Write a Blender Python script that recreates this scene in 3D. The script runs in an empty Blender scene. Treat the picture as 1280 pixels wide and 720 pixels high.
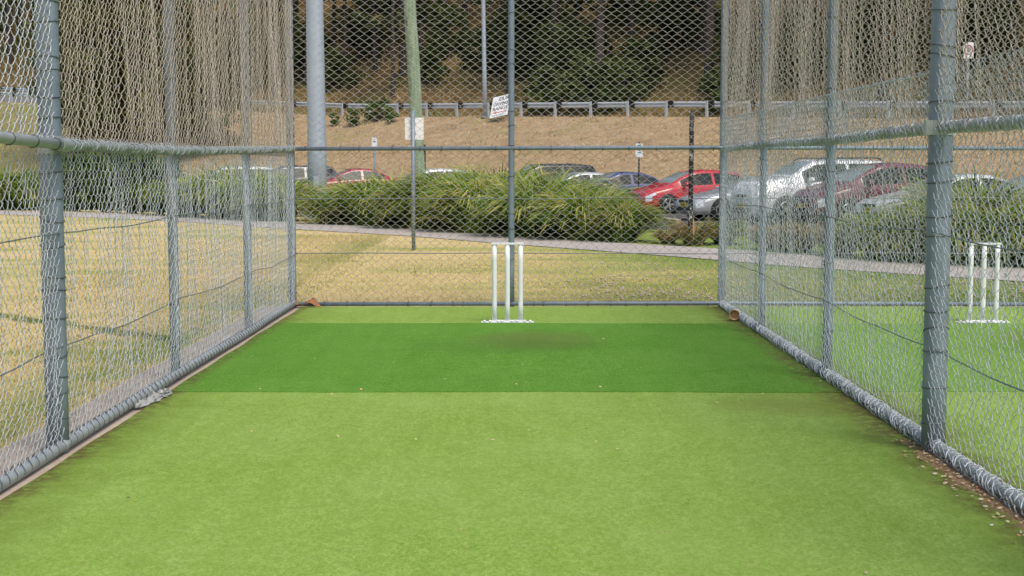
import bpy, math, random
import numpy as np
from mathutils import Vector, Matrix, Euler

R = math.radians
PI = math.pi
rng = np.random.default_rng(7)
random.seed(7)
scene = bpy.context.scene
COL = scene.collection

# ------------------------------------------------------------------ camera
CAM_Z = 1.41
PITCH = math.atan(151 / 1800.0)
YAW = math.atan(8 / 1800.0)
cam_data = bpy.data.cameras.new('camera')
cam_data.sensor_width = 36.0
cam_data.lens = 1800 / 1280 * 36
cam_data.clip_start = 0.05
cam_data.clip_end = 900
cam = bpy.data.objects.new('camera', cam_data)
cam.location = (0, 0, CAM_Z)
cam.rotation_euler = Euler((PI / 2 - PITCH, 0, YAW), 'XYZ')
COL.objects.link(cam)
scene.camera = cam
cam_data.dof.use_dof = True
cam_data.dof.focus_distance = 10.5
cam_data.dof.aperture_fstop = 10.0
_RM = cam.rotation_euler.to_matrix()


def ray(px, py):
    d = _RM @ Vector(((px - 640) / 1800.0, -(py - 360) / 1800.0, -1.0))
    return d


def at(px, py, Y):
    """real-world point seen at a photo pixel when it stands Y metres ahead"""
    d = ray(px, py)
    k = Y / d.y
    return Vector((d.x * k, Y, CAM_Z + d.z * k))


def on_ground(px, py, z=0.0):
    d = ray(px, py)
    k = (z - CAM_Z) / d.z
    return Vector((d.x * k, d.y * k, z))


def to_px(p):
    v = _RM.transposed() @ (Vector(p) - cam.location)
    return 640 - v.x / v.z * 1800.0, 360 + v.y / v.z * 1800.0


# ------------------------------------------------------------------ mesh helpers
class MB:
    """collects quads / polys, builds ONE mesh"""
    def __init__(self):
        self.v, self.f, self.n = [], [], 0
        self.attr = []

    def add(self, verts, faces, rnd=None):
        verts = np.asarray(verts, dtype=np.float64).reshape(-1, 3)
        self.v.append(verts)
        for fa in faces if isinstance(faces, list) else [faces]:
            fa = np.asarray(fa, dtype=np.int64)
            if fa.ndim == 1:
                fa = fa[None, :]
            self.f.append(fa + self.n)
        self.n += len(verts)
        if rnd is None:
            rnd = np.zeros(len(verts))
        self.attr.append(np.broadcast_to(np.asarray(rnd, dtype=np.float64), (len(verts),)))

    def build(self, name, mat=None, parent=None, smooth=False):
        me = bpy.data.meshes.new(name)
        V = np.concatenate(self.v).astype(np.float32)
        tot, idx, starts = 0, [], []
        for fa in self.f:
            k = fa.shape[1]
            starts.append(tot + np.arange(len(fa)) * k)
            idx.append(fa.ravel())
            tot += fa.size
        idx = np.concatenate(idx).astype(np.int32)
        starts = np.concatenate(starts).astype(np.int32)
        me.vertices.add(len(V))
        me.vertices.foreach_set('co', V.ravel())
        me.loops.add(len(idx))
        me.loops.foreach_set('vertex_index', idx)
        me.polygons.add(len(starts))
        me.polygons.foreach_set('loop_start', starts)
        A = np.concatenate(self.attr).astype(np.float32)
        if A.any():
            a = me.attributes.new('rnd', 'FLOAT', 'POINT')
            a.data.foreach_set('value', A)
        me.update(calc_edges=True)
        me.validate()
        me.polygons.foreach_set('use_smooth', np.full(len(me.polygons), bool(smooth)))
        if mat:
            me.materials.append(mat)
        o = bpy.data.objects.new(name, me)
        COL.objects.link(o)
        if parent:
            o.parent = parent
        return o

    # shapes
    def box(self, c, s, M=None):
        x, y, z = s[0] / 2, s[1] / 2, s[2] / 2
        v = np.array([(-x, -y, -z), (x, -y, -z), (x, y, -z), (-x, y, -z), (-x, -y, z), (x, -y, z), (x, y, z), (-x, y, z)])
        if M is not None:
            v = v @ np.array(M).T
        self.add(v + np.array(c), [(0, 3, 2, 1), (4, 5, 6, 7), (0, 1, 5, 4), (1, 2, 6, 5), (2, 3, 7, 6), (3, 0, 4, 7)])
        return self

    def tubes(self, P, r, sides=6, ref=(0, 0, 1), closed=False, caps=False, rnd=None):
        """P: (N,K,3) polylines swept by a circle; r scalar, (K,) or (N,K)"""
        P = np.asarray(P, dtype=np.float64)
        if P.ndim == 2:
            P = P[None]
        N, K, _ = P.shape
        if closed:
            T = np.roll(P, -1, 1) - np.roll(P, 1, 1)
        else:
            T = np.empty_like(P)
            T[:, 1:-1] = P[:, 2:] - P[:, :-2]
            T[:, 0] = P[:, 1] - P[:, 0]
            T[:, -1] = P[:, -1] - P[:, -2]
        T /= np.linalg.norm(T, axis=2, keepdims=True) + 1e-12
        ref = np.broadcast_to(np.asarray(ref, dtype=np.float64), P.shape)
        B = np.cross(T, ref)
        bad = np.linalg.norm(B, axis=2) < 1e-3
        if bad.any():
            B[bad] = np.cross(T[bad], np.array((1.0, 0.13, 0)))
        B /= np.linalg.norm(B, axis=2, keepdims=True) + 1e-12
        Nn = np.cross(B, T)
        r = np.broadcast_to(np.asarray(r, dtype=np.float64), (N, K))
        a = np.arange(sides) * 2 * PI / sides
        ring = P[:, :, None, :] + r[:, :, None, None] * (np.cos(a)[None, None, :, None] * Nn[:, :, None, :] + np.sin(a)[None, None, :, None] * B[:, :, None, :])
        idx = np.arange(N * K * sides).reshape(N, K, sides)
        i0 = idx if closed else idx[:, :-1]
        i1 = np.roll(idx, -1, 1) if closed else idx[:, 1:]
        q = np.stack([i0, np.roll(i0, -1, 2), np.roll(i1, -1, 2), i1], axis=-1).reshape(-1, 4)
        fs = [q]
        if caps and not closed:
            fs.append(idx[:, 0, ::-1].reshape(-1, sides))
            fs.append(idx[:, -1, :].reshape(-1, sides))
        rr = None
        if rnd is not None:
            rr = np.repeat(np.broadcast_to(np.asarray(rnd), (N, K)).reshape(-1), sides)
        self.add(ring.reshape(-1, 3), fs, rr)
        return self

    def cyl(self, p0, p1, r0, r1=None, sides=16, segs=1, caps=True):
        p0, p1 = np.array(p0, float), np.array(p1, float)
        t = np.linspace(0, 1, segs + 1)[:, None]
        P = p0 + (p1 - p0) * t
        r1 = r0 if r1 is None else r1
        return self.tubes(P, r0 + (r1 - r0) * t[:, 0], sides, (0.0, 1.0, 0.02), caps=caps)


def smooth_noise(seed, n=8, lo=0.5, hi=4.0, aniso=(1, 1)):
    g = np.random.default_rng(seed)
    k = [(g.uniform(lo, hi) * aniso[0] * g.choice((-1, 1)), g.uniform(lo, hi) * aniso[1], g.uniform(0, 2 * PI)) for _ in range(n)]

    def f(u, v):
        s = 0
        for a, b, p in k:
            s = s + np.sin(a * u + b * v + p)
        return s / n ** 0.5
    return f


def thing(name, label, cat, loc=(0, 0, 0), rz=0.0, group=None):
    o = bpy.data.objects.new(name, None)
    o.empty_display_size = 0.2
    COL.objects.link(o)
    o.location = loc
    o.rotation_euler = (0, 0, rz)
    return tag(o, label, cat, group)


def tag(o, label, cat, group=None, kind=None):
    o['label'] = label
    o['category'] = cat
    if group:
        o['group'] = group
    if kind:
        o['kind'] = kind
    return o


def struct(o, label=None, cat=None):
    o['kind'] = 'structure'
    if label:
        o['label'] = label
        o['category'] = cat or 'ground'
    return o


def dup(o, loc=None, rz=None, label=None, parent=None):
    c = o.copy()
    COL.objects.link(c)
    if parent:
        c.parent = parent
    if loc is not None:
        c.location = loc
    if rz is not None:
        c.rotation_euler = (0, 0, rz)
    if label:
        c['label'] = label
    for ch in [x for x in bpy.data.objects if x.parent is o and x is not c]:
        dup(ch, parent=c)
    return c


# ------------------------------------------------------------------ materials
class Mat:
    def __init__(self, name, rough=0.6, metal=0.0, spec=0.4):
        self.m = bpy.data.materials.new(name)
        self.m.use_nodes = True
        self.nt = self.m.node_tree
        self.b = self.nt.nodes['Principled BSDF']
        self.b.inputs['Roughness'].default_value = rough
        self.b.inputs['Metallic'].default_value = metal
        self.b.inputs['Specular IOR Level'].default_value = spec
        self._co = None

    def n(self, t, **kw):
        x = self.nt.nodes.new(t)
        for k, v in kw.items():
            setattr(x, k, v)
        return x

    def l(self, a, b):
        self.nt.links.new(a, b)

    def co(self, scale=(1, 1, 1), obj=True):
        tc = self.n('ShaderNodeTexCoord')
        mp = self.n('ShaderNodeMapping')
        mp.inputs['Scale'].default_value = scale
        if obj:
            self.l(tc.outputs['Object'], mp.inputs['Vector'])
        else:
            g = self.n('ShaderNodeNewGeometry')
            self.l(g.outputs['Position'], mp.inputs['Vector'])
        return mp.outputs['Vector']

    def noise(self, scale, detail=4, rough=0.6, sc=(1, 1, 1), obj=False, dist=0.0):
        x = self.n('ShaderNodeTexNoise')
        x.inputs['Scale'].default_value = scale
        x.inputs['Detail'].default_value = detail
        x.inputs['Roughness'].default_value = rough
        x.inputs['Distortion'].default_value = dist
        self.l(self.co(sc, obj), x.inputs['Vector'])
        return x.outputs['Fac']

    def ramp(self, fac, stops, interp='LINEAR'):
        x = self.n('ShaderNodeValToRGB')
        e = x.color_ramp
        e.interpolation = interp
        while len(e.elements) < len(stops):
            e.elements.new(0.5)
        for el, (p, c) in zip(e.elements, stops):
            el.position = p
            el.color = (*c, 1) if not isinstance(c, (int, float)) else (c, c, c, 1)
        self.l(fac, x.inputs['Fac'])
        return x.outputs['Color']

    def mix(self, fac, a, b, mode='MIX'):
        x = self.n('ShaderNodeMix', data_type='RGBA', blend_type=mode)
        for s, k in ((fac, 0), (a, 6), (b, 7)):
            if hasattr(s, 'links'):
                self.l(s, x.inputs[k])
            elif isinstance(s, (int, float)):
                x.inputs[k].default_value = s if k == 0 else (s, s, s, 1)
            else:
                x.inputs[k].default_value = (*s, 1)
        return x.outputs[2]

    def math(self, op, a, b=0.0, clamp=False):
        x = self.n('ShaderNodeMath', operation=op, use_clamp=clamp)
        for i, s in enumerate((a, b)):
            if hasattr(s, 'links'):
                self.l(s, x.inputs[i])
            else:
                x.inputs[i].default_value = s
        return x.outputs[0]

    def pos(self):
        g = self.n('ShaderNodeNewGeometry')
        s = self.n('ShaderNodeSeparateXYZ')
        self.l(g.outputs['Position'], s.inputs[0])
        return s.outputs

    def color(self, c):
        if hasattr(c, 'links'):
            self.l(c, self.b.inputs['Base Color'])
        else:
            self.b.inputs['Base Color'].default_value = (*c, 1)
        return self

    def bump(self, h, strength=0.3, dist=0.01):
        x = self.n('ShaderNodeBump')
        x.inputs['Strength'].default_value = strength
        x.inputs['Distance'].default_value = dist
        self.l(h, x.inputs['Height'])
        self.l(x.outputs['Normal'], self.b.inputs['Normal'])
        return self

    def attr(self, name='rnd'):
        a = self.n('ShaderNodeAttribute', attribute_name=name)
        return a.outputs['Fac']

    def objrand(self):
        return self.n('ShaderNodeObjectInfo').outputs['Random']

    def translucent(self, col, amt):
        t = self.n('ShaderNodeBsdfTranslucent')
        if hasattr(col, 'links'):
            self.l(col, t.inputs['Color'])
        else:
            t.inputs['Color'].default_value = (*col, 1)
        mx = self.n('ShaderNodeMixShader')
        mx.inputs[0].default_value = amt
        out = self.nt.nodes['Material Output']
        self.l(self.b.outputs[0], mx.inputs[1])
        self.l(t.outputs[0], mx.inputs[2])
        self.l(mx.outputs[0], out.inputs['Surface'])
        return self


def simple(name, col, rough=0.6, metal=0.0, spec=0.4, vary=0.0, scale=6.0):
    m = Mat(name, rough, metal, spec)
    if vary:
        f = m.noise(scale, 5, 0.65, obj=True)
        m.color(m.ramp(f, [(0.3, tuple(c * (1 - vary) for c in col)), (0.7, tuple(min(1, c * (1 + vary)) for c in col))]))
    else:
        m.color(col)
    return m.m


def galv(name, a, b, rough=0.5, metal=0.35, rust=0.0):
    m = Mat(name, rough, metal, 0.5)
    f = m.noise(9, 6, 0.7, (1, 1, 0.35))
    c = m.ramp(f, [(0.3, a), (0.7, b)])
    sp_ = m.noise(22, 4, 0.6, (1, 1, 0.22))
    c = m.mix(m.ramp(sp_, [(0.60, 0.0), (0.72, 0.55)]), c, tuple(min(1, v * 1.45) for v in b))
    dk = m.noise(13, 5, 0.7, (1, 1, 0.5))
    c = m.mix(m.ramp(dk, [(0.30, 0.5), (0.42, 0.0)]), c, tuple(v * 0.55 for v in a))
    if rust:
        g = m.noise(14, 6, 0.75, (1, 1, 0.25))
        rf = m.ramp(g, [(0.72 - rust, 0.0), (0.78 - rust, 1.0)])
        c = m.mix(rf, c, (0.24, 0.13, 0.06))
    m.color(c)
    return m.m


M = {}
M['post'] = galv('galvanised_post', (0.155, 0.195, 0.245), (0.235, 0.285, 0.34), 0.5, 0.25, 0.03)
M['post_rusty'] = galv('stained_post', (0.17, 0.205, 0.245), (0.26, 0.30, 0.33), 0.55, 0.2, 0.12)
M['rail'] = galv('galvanised_rail', (0.25, 0.28, 0.29), (0.38, 0.41, 0.41), 0.5, 0.25)
M['wire'] = galv('galvanised_wire', (0.39, 0.425, 0.45), (0.54, 0.58, 0.61), 0.5, 0.2)
M['wire_beige'] = galv('beige_wire', (0.32, 0.275, 0.225), (0.50, 0.445, 0.38), 0.6, 0.1)  # warmer beige tone for the upper mesh wires
M['wire_back'] = galv('weathered_wire', (0.36, 0.35, 0.325), (0.50, 0.485, 0.455), 0.55, 0.15)
M['guard'] = galv('guardrail_steel', (0.42, 0.46, 0.50), (0.54, 0.58, 0.62), 0.45, 0.2)
M['tie'] = galv('tie_wire', (0.07, 0.08, 0.09), (0.16, 0.17, 0.18), 0.5, 0.4)
M['strand'] = galv('tension_wire', (0.12, 0.14, 0.15), (0.24, 0.27, 0.28), 0.5, 0.4)
M['clamp'] = galv('clamp_metal', (0.36, 0.39, 0.38), (0.48, 0.50, 0.49), 0.5, 0.25)
M['white_paint'] = simple('white_paint', (0.78, 0.79, 0.79), 0.4, 0, 0.5, 0.05, 20)
m = Mat('scuffed_white_paint', 0.45, 0, 0.5)
f = m.noise(8, 5, 0.7, (1, 1, 0.5))
c = m.ramp(f, [(0.3, (0.70, 0.71, 0.72)), (0.6, (0.80, 0.81, 0.82))])
g_ = m.noise(26, 4, 0.7, (1, 1, 0.45))
c = m.mix(m.ramp(g_, [(0.66, 0.0), (0.74, 0.55)]), c, (0.42, 0.36, 0.33))
M['stump_paint'] = m.color(c).m
M['steel_pole'] = simple('grey_steel_pole', (0.36, 0.42, 0.50), 0.5, 0.2, 0.5, 0.06, 3)
M['black'] = simple('black_rubber', (0.012, 0.012, 0.013), 0.7)
M['dark_plastic'] = simple('dark_plastic', (0.03, 0.03, 0.032), 0.6)
M['chrome'] = simple('alloy_wheel', (0.45, 0.46, 0.47), 0.35, 0.7)
M['glass'] = simple('car_glass', (0.012, 0.016, 0.018), 0.28, 0.0, 0.22)
M['screen'] = simple('windscreen_painted_sky', (0.24, 0.275, 0.27), 0.12, 0.0, 0.6)  # pale base colour stands in for sky reflected in the windscreens
M['lamp_lens'] = simple('headlamp_lens', (0.62, 0.64, 0.66), 0.12, 0.1, 0.8)
M['tail_lens'] = simple('tail_lens', (0.28, 0.012, 0.012), 0.15, 0, 0.7)
M['yellow_plate'] = simple('yellow_plate', (0.72, 0.55, 0.03), 0.5)
M['white_plate'] = simple('white_plate', (0.72, 0.72, 0.70), 0.5)
M['block'] = simple('dark_block', (0.016, 0.015, 0.015), 0.8, 0, 0.3, 0.3, 10)
M['cardboard'] = simple('brown_card', (0.52, 0.36, 0.20), 0.8, 0, 0.2, 0.12, 30)
M['leaf_brown'] = simple('dead_leaf', (0.32, 0.14, 0.06), 0.7, 0, 0.3, 0.3, 40)
M['log'] = simple('weathered_timber', (0.36, 0.29, 0.20), 0.85, 0, 0.2, 0.25, 7)
M['sign_white'] = simple('sign_white', (0.76, 0.76, 0.76), 0.5, 0, 0.4, 0.03, 4)
M['ink'] = simple('sign_ink', (0.025, 0.025, 0.03), 0.6)
M['grey_ink'] = simple('faded_ink', (0.33, 0.34, 0.36), 0.6)
M['red_ink'] = simple('red_ink', (0.50, 0.03, 0.05), 0.5)
M['green_ink'] = simple('green_ink', (0.05, 0.30, 0.20), 0.5)
M['black_post'] = None


def paint(name, col, metal=0.0, rough=0.28):
    m = Mat(name, rough, metal, 0.5)
    f = m.noise(3, 4, 0.6, obj=True)
    m.color(m.ramp(f, [(0.3, tuple(c * 0.93 for c in col)), (0.7, col)]))
    m.b.inputs['Coat Weight'].default_value = 0.6
    m.b.inputs['Coat Roughness'].default_value = 0.08
    return m.m


m = Mat('peeling_black_post', 0.6)
f = m.noise(16, 5, 0.7, (1, 1, 0.6), obj=True)
m.color(m.ramp(f, [(0.57, (0.012, 0.012, 0.012)), (0.62, (0.55, 0.55, 0.56))]))
M['black_post'] = m.m

m = Mat('treated_timber_pole', 0.85, 0, 0.2)
f = m.noise(5, 6, 0.7, (3, 3, 0.35), obj=True)
c = m.ramp(f, [(0.28, (0.13, 0.16, 0.10)), (0.5, (0.24, 0.31, 0.21)), (0.75, (0.36, 0.41, 0.31))])
g = m.noise(4, 5, 0.7, (1, 1, 0.5), obj=True)
c = m.mix(m.ramp(g, [(0.62, 0.0), (0.68, 1.0)]), c, (0.10, 0.075, 0.04))
M['timber_pole'] = m.color(c).bump(f, 0.5, 0.02).m

m = Mat('concrete', 0.85, 0, 0.2)
f = m.noise(3.5, 8, 0.7)
c = m.ramp(f, [(0.3, (0.36, 0.29, 0.225)), (0.7, (0.50, 0.42, 0.34))])
g = m.noise(90, 3, 0.6)
c = m.mix(0.25, c, m.ramp(g, [(0.3, 0.25), (0.7, 0.6)]), 'OVERLAY')
M['concrete'] = m.color(c).bump(g, 0.25, 0.004).m

m = Mat('path_concrete', 0.9, 0, 0.2)
f = m.noise(0.7, 8, 0.65)
c = m.ramp(f, [(0.3, (0.36, 0.32, 0.285)), (0.7, (0.47, 0.42, 0.38))])
g = m.noise(40, 4, 0.6)
c = m.mix(0.3, c, m.ramp(g, [(0.3, 0.3), (0.7, 0.62)]), 'OVERLAY')
M['path'] = m.color(c).bump(g, 0.2, 0.004).m

m = Mat('asphalt', 0.9, 0, 0.2)
f = m.noise(2, 8, 0.7)
M['asphalt'] = m.color(m.ramp(f, [(0.3, (0.055, 0.054, 0.053)), (0.7, (0.10, 0.097, 0.094))])).m
m = Mat('road_asphalt', 0.9, 0, 0.2)
f = m.noise(1.2, 8, 0.7)
M['road'] = m.color(m.ramp(f, [(0.3, (0.15, 0.14, 0.145)), (0.7, (0.22, 0.205, 0.21))])).m

# lawn: dry straw with green patches; greener on the right and along a damp strip on the left
m = Mat('dry_lawn', 0.95, 0, 0.1)
big = m.noise(0.42, 5, 0.65, (0.5, 1.5, 1))
mid = m.noise(1.6, 5, 0.7, (0.6, 1.5, 1))
fine = m.noise(26, 5, 0.75, (1, 0.6, 1))
p = m.pos()
side = m.n('ShaderNodeMapRange')
side.inputs['From Min'].default_value = -0.8
side.inputs['From Max'].default_value = 4.5
side.inputs['To Min'].default_value = -0.05
side.inputs['To Max'].default_value = 0.25
m.l(p[0], side.inputs['Value'])
# damp strip running beside the slab edge
edge = m.n('ShaderNodeMapRange')
edge.inputs['From Min'].default_value = -2.5
edge.inputs['From Max'].default_value = -3.5
edge.inputs['To Min'].default_value = 0.20
edge.inputs['To Max'].default_value = 0.0
m.l(p[0], edge.inputs['Value'])
# a darker green line crossing the lawn
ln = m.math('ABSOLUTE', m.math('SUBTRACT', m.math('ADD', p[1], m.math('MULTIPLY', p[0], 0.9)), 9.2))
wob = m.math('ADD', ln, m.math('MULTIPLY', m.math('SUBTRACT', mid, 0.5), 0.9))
dark_line = m.ramp(wob, [(0.10, 1.0), (0.22, 0.0)])
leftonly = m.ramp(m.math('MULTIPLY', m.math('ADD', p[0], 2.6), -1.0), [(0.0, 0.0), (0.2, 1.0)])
dark_line = m.math('MULTIPLY', dark_line, leftonly)
tot = m.math('ADD', m.math('ADD', m.math('MULTIPLY', big, 0.62), m.math('MULTIPLY', mid, 0.38)), m.math('ADD', side.outputs[0], m.math('MULTIPLY', edge.outputs[0], leftonly)))
tot = m.math('ADD', m.math('ADD', tot, 0.052), m.math('MULTIPLY', m.math('SUBTRACT', fine, 0.5), 0.22))
c = m.ramp(tot, [(0.42, (0.60, 0.46, 0.225)), (0.51, (0.53, 0.42, 0.18)), (0.58, (0.38, 0.36, 0.11)), (0.68, (0.22, 0.28, 0.055)), (0.85, (0.15, 0.23, 0.04))])
c = m.mix(dark_line, c, (0.10, 0.14, 0.03))
c = m.mix(0.55, c, m.ramp(fine, [(0.28, 0.20), (0.72, 0.78)]), 'OVERLAY')
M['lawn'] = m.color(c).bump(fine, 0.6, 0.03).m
LAWN_M = m

m = Mat('dry_bank', 0.95, 0, 0.1)
big = m.noise(0.22, 5, 0.65)
mid = m.noise(1.4, 6, 0.75, (1, 1, 2.2))
fine = m.noise(7, 5, 0.8)
c = m.ramp(mid, [(0.25, (0.27, 0.18, 0.095)), (0.5, (0.40, 0.28, 0.155)), (0.78, (0.53, 0.39, 0.23))])
c = m.mix(m.ramp(big, [(0.56, 0.0), (0.70, 0.6)]), c, (0.30, 0.27, 0.10))
soil = m.noise(0.5, 6, 0.75, (1, 1, 2))
c = m.mix(m.ramp(soil, [(0.56, 0.0), (0.66, 0.6)]), c, (0.24, 0.155, 0.085))
p = m.pos()
lf = m.n('ShaderNodeMapRange')
lf.inputs['From Min'].default_value = -18
lf.inputs['From Max'].default_value = -32
m.l(p[0], lf.inputs['Value'])
gl = m.math('MULTIPLY', lf.outputs[0], m.ramp(mid, [(0.4, 0.15), (0.6, 0.95)]))
c = m.mix(gl, c, (0.20, 0.23, 0.06))
c = m.mix(0.5, c, m.ramp(fine, [(0.3, 0.22), (0.7, 0.76)]), 'OVERLAY')
M['bank'] = m.color(c).bump(m.math('ADD', fine, m.math('MULTIPLY', mid, 2.0)), 0.7, 0.12).m

m = Mat('forest_litter', 0.95, 0, 0.1)
big = m.noise(0.16, 5, 0.65)
mid = m.noise(0.9, 6, 0.75)
c = m.ramp(mid, [(0.25, (0.075, 0.048, 0.021)), (0.5, (0.18, 0.116, 0.046)), (0.75, (0.33, 0.22, 0.085))])
c = m.mix(m.ramp(big, [(0.5, 0.0), (0.66, 0.7)]), c, (0.13, 0.13, 0.035))
M['litter'] = m.color(c).bump(mid, 0.8, 0.3).m


def turf_mat(name, base, dark, pale, worn):
    m = Mat(name, 0.9, 0, 0.15)
    f1 = m.noise(190, 3, 0.7, (0.9, 0.6, 1))
    f2 = m.noise(75, 4, 0.75, (0.9, 0.55, 1))
    fib = m.math('ADD', m.math('MULTIPLY', f1, 0.5), m.math('MULTIPLY', f2, 0.5))
    mid = m.noise(17, 5, 0.75, (0.8, 0.8, 1))
    big = m.noise(1.1, 5, 0.6)
    c = m.ramp(fib, [(0.40, dark), (0.5, base), (0.60, pale)])
    c = m.mix(m.ramp(mid, [(0.35, 0.40), (0.62, 0.0)]), c, dark)
    c = m.mix(m.ramp(big, [(0.35, 0.0), (0.75, 0.30)]), c, pale)
    spot = m.noise(34, 4, 0.6, (0.45, 1.2, 1))
    c = m.mix(m.ramp(spot, [(0.60, 0.0), (0.70, 0.45)]), c, (0.25, 0.22, 0.10))
    pile = m.noise(2.2, 4, 0.65, (3.2, 0.35, 1))
    c = m.mix(m.ramp(pile, [(0.35, 0.22), (0.65, 0.0)]), c, dark)
    p = m.pos()
    ed = m.noise(2.6, 5, 0.7)

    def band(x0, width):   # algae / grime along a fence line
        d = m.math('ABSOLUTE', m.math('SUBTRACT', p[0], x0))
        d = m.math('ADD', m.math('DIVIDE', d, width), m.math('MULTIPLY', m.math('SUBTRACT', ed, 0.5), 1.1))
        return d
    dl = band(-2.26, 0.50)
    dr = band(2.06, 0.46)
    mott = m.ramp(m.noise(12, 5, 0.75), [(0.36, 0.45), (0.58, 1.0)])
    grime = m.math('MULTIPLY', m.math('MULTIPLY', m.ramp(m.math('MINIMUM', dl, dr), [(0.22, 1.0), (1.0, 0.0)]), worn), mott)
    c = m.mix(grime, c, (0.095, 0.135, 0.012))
    dirt = m.ramp(m.math('MINIMUM', band(-2.2, 0.16), band(2.04, 0.26)), [(0.35, 1.0), (0.95, 0.0)])
    brk = m.ramp(m.noise(16, 5, 0.75), [(0.42, 0.0), (0.54, 1.0)])
    c = m.mix(m.math('MULTIPLY', dirt, m.math('MULTIPLY', brk, 0.85)), c, (0.10, 0.07, 0.03))

    near_ = m.ramp(m.math('MULTIPLY', p[1], 0.1), [(0.70, 1.0), (0.735, 0.0)])
    soil = m.ramp(m.math('ADD', m.math('DIVIDE', m.math('ABSOLUTE', m.math('SUBTRACT', p[0], 2.02)), 0.10), m.math('MULTIPLY', m.math('SUBTRACT', ed, 0.5), 1.8)), [(0.6, 1.0), (1.05, 0.0)])
    soilc = m.ramp(m.noise(45, 4, 0.7), [(0.35, (0.16, 0.10, 0.05)), (0.65, (0.36, 0.25, 0.14))])
    c = m.mix(m.math('MULTIPLY', near_, soil), c, soilc)

    def scuff(cx, cy, rx, ry, amt, col):
        nonlocal c
        dx = m.math('DIVIDE', m.math('SUBTRACT', p[0], cx), rx)
        dy = m.math('DIVIDE', m.math('SUBTRACT', p[1], cy), ry)
        d = m.math('ADD', m.math('MULTIPLY', dx, dx), m.math('MULTIPLY', dy, dy))
        d = m.math('ADD', d, m.math('MULTIPLY', m.math('SUBTRACT', ed, 0.5), 1.2))
        c = m.mix(m.math('MULTIPLY', m.ramp(d, [(0.0, 1.0), (1.0, 0.0)]), amt), c, col)
    for x0 in (0.0, 4.26):
        scuff(0.12 + x0, 11.55, 0.62, 0.75, 0.55, (0.115, 0.12, 0.035))
        scuff(-0.1 + x0, 11.1, 0.9, 0.5, 0.35, (0.05, 0.12, 0.015))
    scuff(1.6, 8.4, 0.5, 0.5, 0.45, (0.16, 0.17, 0.035))
    m.color(c).bump(fib, 0.55, 0.012)
    return m.m


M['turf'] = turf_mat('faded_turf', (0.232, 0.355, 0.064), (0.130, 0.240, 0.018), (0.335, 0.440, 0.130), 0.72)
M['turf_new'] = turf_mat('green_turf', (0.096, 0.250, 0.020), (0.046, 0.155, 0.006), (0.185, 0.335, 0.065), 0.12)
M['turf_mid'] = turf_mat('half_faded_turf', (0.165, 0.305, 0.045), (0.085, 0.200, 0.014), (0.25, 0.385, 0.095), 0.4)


def leaf_mat(name, stops, trans=0.3, rough=0.55, objvar=0.0, tip=None):
    m = Mat(name, rough, 0, 0.3)
    c = m.ramp(m.attr(), stops)
    if objvar:
        h = m.n('ShaderNodeHueSaturation')
        v = m.math('ADD', m.math('MULTIPLY', m.objrand(), objvar), 1 - objvar / 2)
        m.l(v, h.inputs['Value'])
        m.l(c, h.inputs['Color'])
        c = h.outputs['Color']
    m.color(c).translucent(c, trans)
    return m.m


M['strap'] = leaf_mat('strap_leaf', [(0.0, (0.045, 0.095, 0.015)), (0.25, (0.13, 0.22, 0.032)), (0.55, (0.25, 0.37, 0.054)), (0.82, (0.52, 0.52, 0.11)), (1.0, (0.68, 0.56, 0.22))], 0.38, 0.55, 0.45)
M['strap_dry'] = leaf_mat('dry_strap_leaf', [(0.0, (0.12, 0.15, 0.03)), (0.3, (0.26, 0.22, 0.07)), (0.7, (0.42, 0.31, 0.14)), (1.0, (0.36, 0.17, 0.05))], 0.2)
M['shrub'] = leaf_mat('shrub_leaf', [(0.0, (0.03, 0.06, 0.010)), (0.5, (0.075, 0.13, 0.02)), (1.0, (0.15, 0.21, 0.04))], 0.3)
M['pine'] = leaf_mat('forest_leaf', [(0.0, (0.026, 0.034, 0.010)), (0.45, (0.060, 0.078, 0.017)), (0.8, (0.125, 0.14, 0.03)), (1.0, (0.20, 0.13, 0.05))], 0.25, 0.6, 0.5)
M['under'] = leaf_mat('understorey_leaf', [(0.0, (0.034, 0.052, 0.013)), (0.6, (0.085, 0.115, 0.024)), (1.0, (0.18, 0.20, 0.045))], 0.3, 0.6, 0.4)
M['grass'] = leaf_mat('grass_blade', [(0.0, (0.11, 0.19, 0.03)), (0.35, (0.22, 0.27, 0.055)), (0.6, (0.50, 0.41, 0.16)), (1.0, (0.68, 0.54, 0.28))], 0.25, 0.8)
M['straw'] = leaf_mat('straw', [(0.0, (0.14, 0.18, 0.04)), (0.35, (0.28, 0.20, 0.09)), (0.6, (0.44, 0.305, 0.16)), (0.85, (0.58, 0.44, 0.255)), (1.0, (0.72, 0.60, 0.42))], 0.15, 0.9)
M['clover'] = leaf_mat('clover_head', [(0.0, (0.42, 0.30, 0.22)), (1.0, (0.58, 0.50, 0.38))], 0.1, 0.9)
M['fleck'] = leaf_mat('leaf_fleck', [(0.0, (0.42, 0.33, 0.15)), (0.6, (0.60, 0.50, 0.34)), (0.9, (0.55, 0.22, 0.12)), (1.0, (0.7, 0.7, 0.66))], 0.05, 0.8)
m = Mat('bark', 0.95, 0, 0.1)
f = m.noise(7, 6, 0.75, (2, 2, 0.3), obj=True)
M['bark'] = m.color(m.ramp(f, [(0.25, (0.035, 0.028, 0.023)), (0.55, (0.085, 0.068, 0.057)), (0.8, (0.16, 0.13, 0.11))])).bump(f, 0.6, 0.05).m
m = Mat('crumpled_plastic', 0.3, 0, 0.6)
m.color((0.52, 0.53, 0.50))
m.b.inputs['Transmission Weight'].default_value = 0.35
M['plastic'] = m.m

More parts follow.
